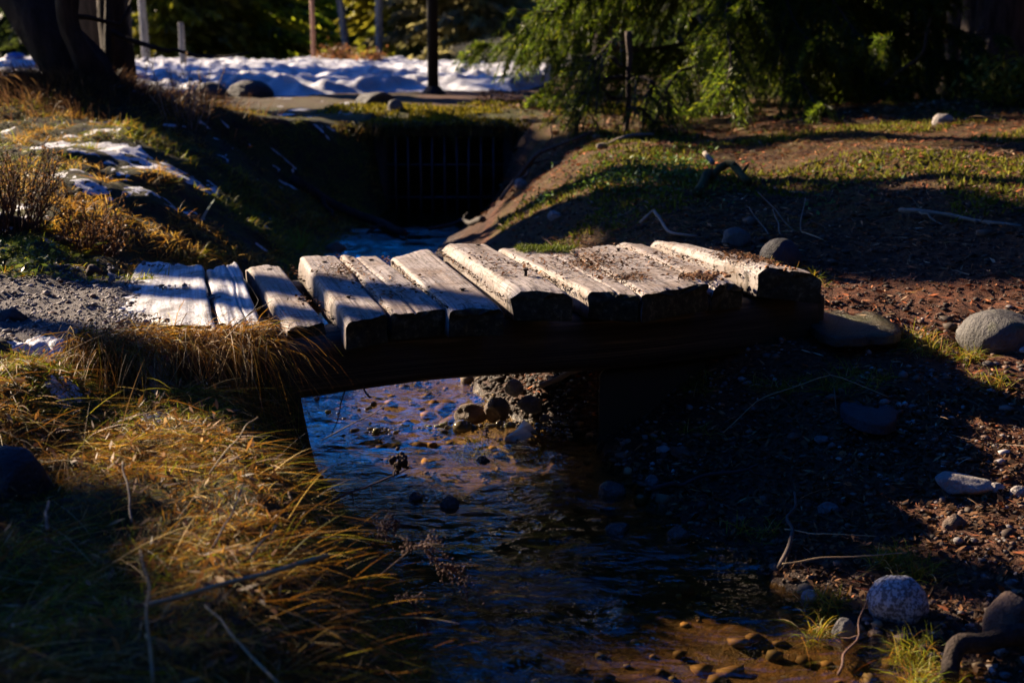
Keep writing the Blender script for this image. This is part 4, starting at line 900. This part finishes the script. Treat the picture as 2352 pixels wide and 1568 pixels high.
# heather shrub at left
def shrub(name, px, py, n, hgt, spread, mat, cols, label, seed):
    r = np.random.default_rng(seed); g = ground(px, py); b = Bag(); lf = []
    for k in range(n):
        a = r.uniform(0, 6.28); rad = spread * math.sqrt(r.random()); base = g + [math.cos(a) * rad * .5, math.sin(a) * rad * .5, 0]; base[2] = H(base[0], base[1]) - .01
        tip = g + np.array([math.cos(a) * rad, math.sin(a) * rad, hgt * r.uniform(.5, 1.1)]); C = curve([base, .5 * (base + tip) + r.normal(0, .02, 3), tip], 9, .02, k)
        V, Q, T = tube(C, np.linspace(.0035, .0012, 9), 5); b.add(V, Q, T)
        for j in range(3):
            t = int(r.integers(2, 8)); d = unit(unit(tip - base) + r.normal(0, .5, 3)); L = hgt * r.uniform(.15, .35); V, Q, T = tube(np.array([C[t], C[t] + d * L * .5, C[t] + d * L]), [.0018, .0014, .0007], 4); b.add(V, Q, T)
            for m in range(10): lf.append(C[t] + d * L * (.2 + .8 * r.random()) + r.normal(0, .006, 3))
    root = b.build(name, mat); P = np.array(lf); nn = len(P); A = unit(r.normal(size=(nn, 3))) * r.uniform(.004, .010, (nn, 1)); B = unit(np.cross(A, r.normal(size=(nn, 3)))) * .003
    V, q, c = kites(P, A, B, pal(nn, cols, [1] * len(cols))); mk('foliage', V, q, None, M['leaf'], root, c); return thing(root, label, 'shrub')
shrub('heather_shrub', 8, 520, 90, .26, .24, M['twig_red'], [(.12, .06, .025), (.20, .10, .04), (.10, .08, .02)], 'reddish brown twiggy shrub at the left edge of the slope', 5)
shrub('bare_shrub', 215, 575, 26, .20, .16, M['twig_red'], [(.16, .08, .03), (.24, .12, .04)], 'small reddish twiggy plant in the middle of the sunny slope', 6)
shrub('bare_shrub', 420, 285, 22, .38, .25, M['twig_pale'], [(.20, .11, .05)], 'pale bare twigs at the right foot of the leaning tree', 7)

# ------------------------------------------------------------------ culvert
cul = empty('culvert'); thing(cul, 'dark stone culvert mouth closed by a grate of upright bars', 'culvert')
gl = at_y(888, 300, 9.62); gr_ = at_y(1152, 300, 9.62); x0, x1 = gl[0], gr_[0]
V, Q = boxv(x0 - .10, x1 + .10, 9.66, 10.7, .49, .58); V[:, 2] += .012 * fbm(V[:, 0] * 3, V[:, 1] * 3, 0, 2, 3)
o = mk('lintel', V, Q, None, M['concrete'], cul); bv = o.modifiers.new('bevel', 'BEVEL'); bv.width = .015; bv.segments = 2
for xa, xb in ((x0 - .10, x0 - .01), (x1 + .01, x1 + .10)):
    V, Q = boxv(xa, xb, 9.68, 10.6, -.2, .488); mk('side_wall', V, Q, None, M['concrete'], cul)
for k in range(9):
    xx = x0 + (x1 - x0) * (k + .7) / 9.4; V, Q, T = tube([(xx, 9.64, -.1), (xx + .004 * (k % 3 - 1), 9.64, .2), (xx, 9.64, .487)], .009, 8); mk('grate_bar', V, Q, T, M['iron'], cul, None, True)
for zz in (.08, .30):
    V, Q, T = tube([(x0, 9.655, zz), (x1, 9.655, zz)], .008, 8); mk('grate_rail', V, Q, T, M['iron'], cul, None, True)
# moss blanket on the lintel
xs = np.linspace(x0 - .3, x1 + .35, 60); ysb = np.linspace(9.6, 10.9, 50); X, Y = np.meshgrid(xs, ysb)
ed = np.minimum.reduce([(X - xs[0]) / .2, (xs[-1] - X) / .3, (Y - 9.55) / .12]); ed = np.clip(ed, 0, 1)
Z = .50 + .085 * ed ** .5 + .03 * fbm(X * 5, Y * 5, 0, 3, 77) + .03 * sstep(9.8, 10.8, Y); idx = np.arange(X.size).reshape(X.shape)
Vm = np.stack([X, Y, Z], -1).reshape(-1, 3)
mc = mk('moss_bank', Vm, np.stack([idx[:-1, :-1], idx[:-1, 1:], idx[1:, 1:], idx[1:, :-1]], -1).reshape(-1, 4), None, M['ground'], None, np.tile([0, 1.0, 0], (len(Vm), 1)), True, attr='zone'); kind(mc, 'structure')
k = rng.integers(0, len(Vm), 9000); P = Vm[k] + rng.normal(0, .01, (9000, 3)) * [1, 1, .2]; P = P[fbm(P[:, 0] * 2.5, P[:, 1] * 3, 0, 3, 93) > -.25]
frond_field('moss', P, .008, .028, [(.22, .18, .012), (.14, .13, .012), (.30, .23, .02), (.08, .06, .012)], [3, 3, 2, 2])

n = 900; P = np.stack([rng.uniform(x0 - .35, x1 + .4, n), rng.normal(9.62, .03, n), rng.uniform(.53, .60, n)], 1)
V, q, t, c = blades(P, np.stack([rng.normal(0, .4, n), rng.uniform(-1, -.2, n), rng.normal(.1, .3, n)], 1), rng.uniform(.04, .16, n), rng.uniform(.003, .006, n), np.full(n, .9), pal(n, [(.16, .13, .014), (.10, .09, .012), (.22, .12, .03), (.06, .04, .015)], [3, 3, 2, 2]), 4)
kind(mk('fringe_grass', V, q, t, M['leaf'], None, c), 'stuff')
# ------------------------------------------------------------------ trees
def conifer_mesh(h, rad, nb, per, leaf, seed, cols, base=.1, power=.8, wts=None):
    r = np.random.default_rng(seed); Vs = Bag()
    t = r.random(nb) ** 1.15 * (1 - base) + base; L = rad * (1 - t) ** power * r.uniform(.7, 1.15, nb) + .08; az = r.uniform(0, 6.28, nb)
    N = nb * per; bi = np.repeat(np.arange(nb), per); s = r.random(N) ** .7
    d = np.stack([np.cos(az), np.sin(az)], 1)[bi]; sd = np.stack([-d[:, 1], d[:, 0]], 1); lat = r.normal(0, .16, N) * L[bi] * (1.1 - s)
    P = np.zeros((N, 3)); P[:, :2] = d * (s * L[bi])[:, None] + sd * lat[:, None]; P[:, 2] = h * t[bi] - .32 * L[bi] * s ** 1.5 + .12 * L[bi] * s ** 3 - np.abs(lat) * .4 + r.normal(0, .03, N) * h * .1
    A = np.zeros((N, 3)); A[:, :2] = d * .8 + sd * r.normal(0, .6, N)[:, None]; A[:, 2] = r.normal(-.55, .35, N); A = unit(A) * (leaf * r.uniform(.5, 1.3, N))[:, None]
    B = unit(np.cross(A, r.normal(size=(N, 3)))) * (leaf * .28 * r.uniform(.6, 1.4, N))[:, None]
    c = np.array(cols)[r.choice(len(cols), nb, p=None if wts is None else np.array(wts) / sum(wts))][bi] * (1 + r.normal(0, .25, (N, 1)))
    return kites(P, A, B, np.clip(c, .004, .6))
def trunk(name, pts, r0, r1, mat, parent=None, n=18, sides=12, rough=.2, seed=0):
    V, Q, T = tube(curve(pts, n, .02, seed), np.linspace(r0, r1, n), sides, rough, seed); return mk(name, V, Q, T, mat, parent, None, True)
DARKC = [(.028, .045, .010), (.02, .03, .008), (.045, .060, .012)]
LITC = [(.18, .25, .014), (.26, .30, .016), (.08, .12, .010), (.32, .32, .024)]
OLIVE = [(.20, .20, .018), (.28, .25, .024), (.10, .11, .012)]
GREYC = [(.32, .29, .12), (.30, .27, .14), (.14, .13, .05)]
def conifer(x, y, h, rad, cols, label, seed, nb=260, per=60, leaf=.15, base=.01, group='conifers behind the snow', name='conifer_tree', cat='tree', wide=False):
    z = float(H(x, y)); e = empty(name, (x, y, z)); V, q, c = conifer_mesh(h, rad, nb, per, leaf, seed, cols, base)
    if wide: V, q, c = conifer_mesh(h, 5.4, 520, 60, .30, seed, cols, .47)  # added canopy above the view, blocks the sky the water would reflect
    mk('crown', V, q, None, M['needle'], e, c); trunk('trunk', [(0, 0, -.1), (0.02, 0, h * .5), (0, 0, h)], .018 * h, .01, M['bark'], e, seed=seed)
    return thing(e, label, cat, group)
def xat(px, y): return float(at_y(px, 100, y)[0])
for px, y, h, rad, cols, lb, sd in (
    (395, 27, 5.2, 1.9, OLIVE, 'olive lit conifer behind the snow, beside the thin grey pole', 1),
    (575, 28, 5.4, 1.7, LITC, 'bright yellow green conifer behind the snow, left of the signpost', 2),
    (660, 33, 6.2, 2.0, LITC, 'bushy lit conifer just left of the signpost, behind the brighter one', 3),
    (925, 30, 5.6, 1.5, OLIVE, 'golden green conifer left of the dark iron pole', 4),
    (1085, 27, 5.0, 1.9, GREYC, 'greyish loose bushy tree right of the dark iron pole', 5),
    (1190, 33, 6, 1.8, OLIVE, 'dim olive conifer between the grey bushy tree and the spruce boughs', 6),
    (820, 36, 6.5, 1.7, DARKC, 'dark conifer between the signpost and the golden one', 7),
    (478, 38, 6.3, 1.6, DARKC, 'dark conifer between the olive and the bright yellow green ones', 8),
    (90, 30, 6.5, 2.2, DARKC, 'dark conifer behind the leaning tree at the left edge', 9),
    (235, 15, 17, 2.0, DARKC, 'added conifer hidden behind the leaning tree, its high crown darkens the stream', 18),  # added for its out-of-view crown, keeps sky off the water
    (1330, 34, 17, 2.0, DARKC, 'dark conifer behind the left tips of the spruce boughs', 11),  # this and the next two raised above the view for darker water reflections
    (1650, 26, 16, 2.2, DARKC, 'dark conifer behind the middle of the spruce boughs', 12),
    (1950, 25, 16, 2.2, DARKC, 'dark conifer left of the thick spruce trunk, far behind', 13),
    (1420, 17, 17, 2.3, DARKC, 'added conifer with a bare lower trunk behind the left drooping boughs, its crown darkens the stream', 15),  # crown out of view, added to darken the lower stream
    (1545, 20, 14, 2.3, DARKC, 'tall dark conifer behind the drooping boughs, next to a bare trunk', 19),

    (1760, 18, 16, 2.4, DARKC, 'tall dark conifer added to darken the stream, behind the right part of the drooping boughs', 16),  # this and the next added so the right-hand water reflects dark
    (2080, 17, 15, 2.4, DARKC, 'tall dark conifer added to darken the stream, just left of the thick spruce trunk', 17),
    (2300, 24, 14, 2.2, LITC, 'lit conifer far behind the thick spruce trunk at the right edge', 14)):
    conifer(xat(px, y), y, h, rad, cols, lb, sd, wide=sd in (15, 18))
# the far wood, one mass
b = Bag(); r_ = np.random.default_rng(3)
for k in range(120):
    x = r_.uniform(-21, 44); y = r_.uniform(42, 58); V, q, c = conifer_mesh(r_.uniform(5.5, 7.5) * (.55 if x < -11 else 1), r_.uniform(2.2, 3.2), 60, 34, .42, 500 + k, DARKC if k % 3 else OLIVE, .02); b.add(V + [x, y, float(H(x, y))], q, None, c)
for k in range(95):                                            # unseen trees added behind and beside the viewer to cut sky fill
    x = r_.uniform(-26, 30); y = r_.uniform(-26, -5)
    if k > 50: x = r_.uniform(8, 24); y = r_.uniform(-6, 24)
    V, q, c = conifer_mesh(r_.uniform(15, 21), r_.uniform(2.6, 3.8), 90, 40, .55, 800 + k, DARKC, .02); b.add(V + [x, y, float(H(x, y))], q, None, c)
kind(b.build('far_and_added_wood', M['needle']), 'stuff')

# poles and thin trunks behind the snow
def pole_px(name, px, py, y, top, r, mat, label, cat, lean=0.0, parent=None):
    p = at_y(px, py, y); p[2] = float(H(p[0], y)) - .05; V, Q, T = tube(curve([(0, 0, 0), (lean * .5, 0, top * .5), (lean, 0, top)], 14, .02, int(px)), np.linspace(r * 1.1, r * .85, 14), 10, .08, int(px))
    o = mk(name, V, Q, T, mat, None, None, True); o.location = p; return thing(o, label, cat)
pole_px('birch_trunk', 336, 150, 23, 5, .055, M['birch'], 'thin grey trunk behind the snow beside the olive conifer', 'tree', -.1)
pole_px('wooden_stake', 420, 165, 21, .75, .045, M['birch'], 'short grey stake behind the snow, right of the thin grey trunk', 'stake')
pole_px('birch_trunk', 800, 140, 26, 5, .06, M['birch'], 'thin grey trunk leaning left, right of the signpost', 'tree', -.55)
pole_px('birch_trunk', 872, 145, 25, 5, .065, M['birch'], 'thin upright pale trunk beside the golden conifer', 'tree')
pole_px('birch_trunk', 126, 90, 22, 5, .05, M['birch'], 'thin grey trunk above the leaning tree at far left', 'tree', -.15)
pole_px('birch_trunk', 1332, 80, 24, 5, .05, M['birch'], 'pale thin trunk at the left tips of the spruce boughs', 'tree')
p = at_y(995, 203, 13.4); p[2] = float(H(p[0], 13.4)) - .05
ip = empty('iron_pole', p); thing(ip, 'dark upright iron pole standing at the edge of the path before the snow', 'pole')
V, Q, T = tube([(0, 0, 0), (0, 0, 1.5), (-.01, 0, 3.2)], .052, 14); mk('shaft', V, Q, T, M['rust'], ip, None, True)
V, Q, T = tube([(0, 0, 0), (0, 0, .07), (0, 0, .13)], [.16, .11, .055], 14, .2, 3); mk('footing', V, Q, T, M['rust'], ip, None, True)
p = at_y(721, 148, 22.3); p[2] = float(H(p[0], 22.3)) - .05
sg = empty('signpost', p); thing(sg, 'reddish wooden signpost with a dark board behind the snow', 'signpost')
V, Q, T = tube([(0, 0, 0), (0, 0, .9), (-.02, 0, 1.75)], .036, 10); mk('post', V, Q, T, M['postwood'], sg, None, True)
V, Q = boxv(-.17, .17, -.075, -.062 + .05, 1.27, 1.62); mk('sign_board', V, Q, None, M['sign'], sg)
V, Q = boxv(-.27, .13, -.12, .10, 1.625, 1.68); mk('sign_roof', V, Q, None, M['sign'], sg)
# blue thing far left behind the snow
p = at_y(38, 165, 22); V, F = rock_mesh(5, 3, .05, 3); o = mk('blue_tarp', V * [.16, .12, .08], None, F, M['blue'], None, None, True); o.location = (p[0], 22, float(H(p[0], 22)) + .16)
thing(o, 'small bright blue covered heap beyond the snow at the left edge', 'tarp')

# leaning tree with its second stem
def bare_tree(name, stems, label, twigs, seed):
    r = np.random.default_rng(seed); root = empty(name, (0, 0, 0)); k = 0
    for (pts, r0, r1) in stems:
        C = curve(pts, 20, .05, seed + k); V, Q, T = tube(C, np.linspace(r0, r1, 20), 12, .3, seed + k); mk('trunk', V, Q, T, M['bark'], root, None, True); k += 1
        for _ in range(twigs):
            t = int(r.integers(4, 19)); d = unit(r.normal(0, 1, 3) + [0, -.2, .5]); L = r.uniform(.4, 1.1); V, Q, T = tube(curve([C[t], C[t] + d * L * .5, C[t] + d * L + [0, 0, .1]], 8, .12, int(r.integers(99))), np.linspace(.02, .006, 8), 5); mk('branch', V, Q, T, M['bark'], root, None, True)
    return thing(root, label, 'tree')
def wp(px, py, y): return tuple(at_y(px, py, y))
bare_tree('leaning_tree', [([wp(255, 285, 9.2), wp(205, 215, 9.2), wp(100, 60, 9.3), wp(20, -80, 9.5), wp(-150, -400, 10), wp(-220, -900, 10)], .20, .10),
                           ([wp(275, 285, 9.2), wp(200, 130, 9.0), wp(150, 0, 9.0), wp(120, -300, 9.0)], .09, .04)], 'dark tree leaning left out of a brushy root mound', 7, 3)
bare_tree('bare_tree', [([wp(278, 270, 9.6), wp(270, 100, 9.6), wp(262, -60, 9.6), wp(255, -700, 9.6)], .10, .07), ([wp(250, 250, 9.4), wp(243, 60, 9.4), wp(236, -120, 9.4), wp(225, -600, 9.4)], .03, .02)], 'upright dark trunk just right of the leaning tree', 5, 9)

# young spruce whose boughs hang in from the top
def bough(C, seed, tw=34, nd=46, L=.42, cols=None):
    r = np.random.default_rng(seed); n = len(C); W = Bag(); NP, NA = [], []
    for k in range(tw):
        t = r.uniform(.12, 1.0); i = min(int(t * (n - 1)), n - 2); p = C[i] + (C[i + 1] - C[i]) * (t * (n - 1) - i); d = unit(C[i + 1] - C[i]); sd = unit(np.cross(d, [0, 0, 1.0])) * (1 if k % 2 else -1)
        l = L * (1.15 - .7 * t) * r.uniform(.6, 1.2); dd = unit(d * .7 + sd * r.uniform(.4, 1.0) + [0, 0, -.25 - .5 * r.random()])
        m = 7; ts = np.linspace(0, 1, m)[:, None]; tc = p + dd * l * ts + np.array([0, 0, -.45 * l]) * ts ** 2
        V, Q, T = tube(tc, np.linspace(.004, .0015, m), 4); W.add(V, Q, T)
        s = r.random(nd); base = p + dd * (l * s)[:, None] + np.array([0, 0, -.45 * l]) * (s ** 2)[:, None]; tang = unit(dd + np.array([0, 0, -.9]) * s[:, None])
        a = unit(tang * .9 + r.normal(0, .5, (nd, 3))); NP.append(base); NA.append(a)
    P = np.concatenate(NP); A = np.concatenate(NA); N = len(P); ln = r.uniform(.014, .034, N)[:, None]; B = unit(np.cross(A, r.normal(size=(N, 3)))) * r.uniform(.0018, .0038, (N, 1))
    V, q, c = kites(P + A * ln, A * ln, B, pal(N, cols or [(.075, .12, .008), (.12, .165, .010), (.035, .06, .007), (.21, .23, .014)], [4, 3, 3, 1.2]))
    return W, V, q, c
def spruce(px, y, h, n, lo, hi, Lb, label, seed, tr=.09, az0=0, azs=6.28, name='spruce_tree', tw=34, nd=46, droop=.3):
    x = xat(px, y); z = float(H(x, y)); root = empty(name, (x, y, z)); r = np.random.default_rng(seed)
    trunk('trunk', [(0, 0, -.1), (.02, 0, h * .5), (0, 0, h)], tr, .02, M['bark_spruce'], root, seed=seed)
    cr = Bag(); 
    for k in range(n):
        t = (k + r.random()) / n; zz = lo + (hi - lo) * t; az = az0 + r.uniform(-.5, .5) * azs; L = Lb * r.uniform(.75, 1.1) * (1 - .55 * zz / 5); d = np.array([math.cos(az), math.sin(az), 0])
        C = curve([d * .03 + [0, 0, zz], d * L * .5 + [0, 0, zz - droop * .25 * L + .05], d * L * .85 + [0, 0, zz - droop * L], d * L + [0, 0, zz - droop * L + .02]], 14, .06, seed + k)
        V, Q, T = tube(C, np.linspace(.016, .004, 14), 5); br = mk('branch', V, Q, T, M['bark'], root, None, True)
        W, V, q, c = bough(C, seed * 100 + k, tw, nd); W.build('twigs', M['twig_dark'], br); cr.add(V, q, None, c)
    if h > 3: V, q, c = conifer_mesh(h, Lb * .95, 150, 50, .10, 77, DARKC, .30); cr.add(V, q, None, c)  # unseen top, made tall to darken what the water reflects
    cr.build('foliage', M['needle'], root)
    return thing(root, label, 'tree')
spruce(1690, 10.6, 9.0, 64, .35, 2.6, 2.1, 'young green spruce with boughs drooping to the ground behind the bridge', 4, .07, tw=100, nd=100, droop=.30)
spruce(1443, 8.9, .62, 6, .12, .55, .34, 'small spruce sapling on a thin stem under the left side of the boughs', 6, .014, tw=20, nd=36)
# thick spruce trunk at the right
bx, by = xat(2270, 12.2), 12.2; z = float(H(bx, by)); root = empty('old_spruce', (bx, by, z))
tpts = curve([(0, 0, -.15), (0, 0, .3), (.0, 0, 3), (.02, 0, 9)], 40); rad = np.interp(tpts[:, 2], [-.15, .05, .25, .6, 9], [.50, .42, .32, .27, .14]); V, Q, T = tube(tpts, rad, 26, .22, 8); mk('trunk', V, Q, T, M['bark_spruce'], root, None, True)
V, Q, T = tube(curve([(-.38, -.25, -.1), (-.33, -.1, .5), (-.30, 0, 2.2), (-.25, 0, 5)], 20), .055, 10, .3, 9); mk('side_stem', V, Q, T, M['bark_spruce'], root, None, True)
V, q, c = conifer_mesh(9, 2.3, 110, 60, .10, 31, DARKC, .42); mk('crown', V, q, None, M['needle'], root, c)
r = np.random.default_rng(5)
for k in range(12):
    az = r.uniform(2.2, 5.2); d = np.array([math.cos(az), math.sin(az), 0]); z0 = r.uniform(.5, 2.2); L = r.uniform(.5, 1.3)
    V, Q, T = tube(curve([d * .25 + [0, 0, z0], d * (.25 + L * .5) + [0, 0, z0 - .1], d * (.25 + L) + [0, 0, z0 - .55 * L]], 10, .1, k), np.linspace(.014, .004, 10), 5); mk('dead_branch', V, Q, T, M['twig'], root, None, True)
thing(root, 'thick old spruce trunk at the upper right with rough bark and dead branches', 'tree')
stick('dead_branch', [(1995, 240, .02, 9.8), (2060, 160, 0, 9.6), (2125, 110, 0, 9.5), (2140, 60, 0, 9.5)], .014, .009, M['twig'], 'arching dead grey branch left of the thick spruce trunk', 'branch', seed=27, wob=.05, side=4) if False else None
W = [at_y(1990, 250, 9.6), at_y(2060, 165, 9.6), at_y(2122, 108, 9.5), at_y(2138, 40, 9.5)]; W[0][2] = float(H(W[0][0], W[0][1]))
C = curve(W, 18, .03, 4); V, Q, T = tube(C, np.linspace(.018, .010, 18), 7, .2, 4); thing(origin_to(mk('dead_branch', V, Q, T, M['twig'], None, None, True), C[0]), 'arching dead grey branch left of the thick spruce trunk', 'branch')
for k, (px, py, sz, lb) in enumerate(((775, 158, .34, 'orange brown low bush on the edge of the snow right of the signpost'), (850, 158, .26, 'smaller orange brown bush on the edge of the snow, between the two thin pale trunks'), (2320, 245, .30, 'yellow green bush at the foot of the thick spruce trunk'), (1900, 235, .22, 'yellow green bush in the sunlit gap below the spruce boughs'))):
    g = ground(px, py); n = 900; P = rng.normal(0, sz * .4, (n, 3)) * [1, 1, .6] + g + [0, 0, sz * .5]; A = unit(rng.normal(size=(n, 3))) * rng.uniform(.015, .04, (n, 1)); B = unit(np.cross(A, rng.normal(size=(n, 3)))) * .012
    V, q, c = kites(P, A, B, pal(n, [(.22, .19, .015), (.14, .14, .014), (.28, .22, .03)] if k > 1 else [(.30, .13, .05), (.20, .09, .03), (.24, .20, .04)], [3, 3, 1])); thing(origin_to(mk('low_bush', V, q, None, M['leaf'], None, c), g), lb, 'bush')

# ------------------------------------------------------------------ trees standing left of the view, whose shade falls across the scene
SX, SY = -math.sin(SUN_AZ), math.cos(SUN_AZ)                    # shadows run along (SX, -SY)
def shade_pos(s, dist):
    # on the shadow line SY*x + SX*y = s, `dist` metres up-sun of the place where it meets y = 4
    return (s - SX * 4.0) / SY - dist * SX, 4.0 + dist * SY
def shade_trunk(s, dist, r, h, label, seed):
    x, y = shade_pos(s, dist); z = float(H(x, y)); e = empty('pine_tree', (x, y, z)); trunk('trunk', [(0, 0, -.1), (0, 0, h * .5), (0, 0, h)], r, r * .85, M['bark'], e, seed=seed, n=30)
    V, q, c = conifer_mesh(h, 1.4, 60, 40, .14, seed + 900, DARKC, .72); mk('crown', V, q, None, M['needle'], e, c); thing(e, label, 'tree')
shade_trunk(2.885, 8.5, .125, 9.0, 'straight pine left of the view whose trunk shades the middle boards', 1)
shade_trunk(2.63, 6.6, .075, 8.0, 'slim pine left of the view, shading the frosted slab', 2)
shade_trunk(2.13, 7.4, .085, 8.0, 'slim pine left of the view, shading the gravel edge', 4)
def shade_spruce(s, dist, h, rad, label, seed, nb=150, per=60, base=.02):
    x, y = shade_pos(s, dist); conifer(x, y, h, rad, DARKC, label, seed, nb, per, .16, base, group=None, name='spruce_tree')
shade_spruce(.2, 5.0, 15, 1.8, 'dense spruce left of the view that shades the foreground grass', 61, 560)
shade_spruce(-1.4, 5.0, 10, 1.9, 'dense spruce left of the view, nearest to the viewer', 62, 260)
shade_spruce(5.2, 13, 13, .9, 'slender spruce left of the view behind the gravel', 63, 380, 60, .30)
shade_spruce(7.1, 15, 12, .8, 'loose spruce left of the view between the slender and the thin one', 66, 80, 45)
shade_spruce(10.5, 29, 12, 1.5, 'spruce far left of the view whose shade crosses the snow', 65, 90, 50)
shade_spruce(11.7, 30, 12, 1.4, 'second spruce far left of the view, behind the one shading the snow', 67, 90, 50)

GROUPS = dict(stone='stones along the stream and banks', boulder='boulders around the bridge', birch_trunk='thin pale trunks behind the snow', dry_stalk='dry stalks standing in the grass', fallen_branch='fallen branches and twigs',
              dried_weed='dried weeds on the left bank', hanging_twig='twigs hanging under the beam', pine_tree='slim pines left of the view', bare_shrub='bare twiggy shrubs', low_bush='low bushes', stone_slab='flat stone slabs', spruce_tree='spruces', conifer_tree='conifers behind the snow')
for o in sc.objects:
    k = o.name.split('.')[0]
    if o.parent is None and k in GROUPS and 'label' in o: o['group'] = GROUPS[k]

# thin mist over the snow beside the spruce boughs
def m_mist():
    s = NT('mist'); v = s.n('VolumePrincipled'); v.inputs['Density'].default_value = .05; v.inputs['Color'].default_value = (.9, .9, .92, 1); v.inputs['Anisotropy'].default_value = .3
    s.put(s.out.inputs['Volume'], v.outputs[0]); return s.m
V, F = ICO[4]; V = V * (1 + .25 * fbm(V[:, 0] * 1.5, V[:, 1] * 1.5, V[:, 2] * 1.5, 3, 5))[:, None] * [1.1, 1.3, .20] + [.35, 19.0, .92]
kind(mk('mist', V, None, F, m_mist(), None, None, True), 'stuff')
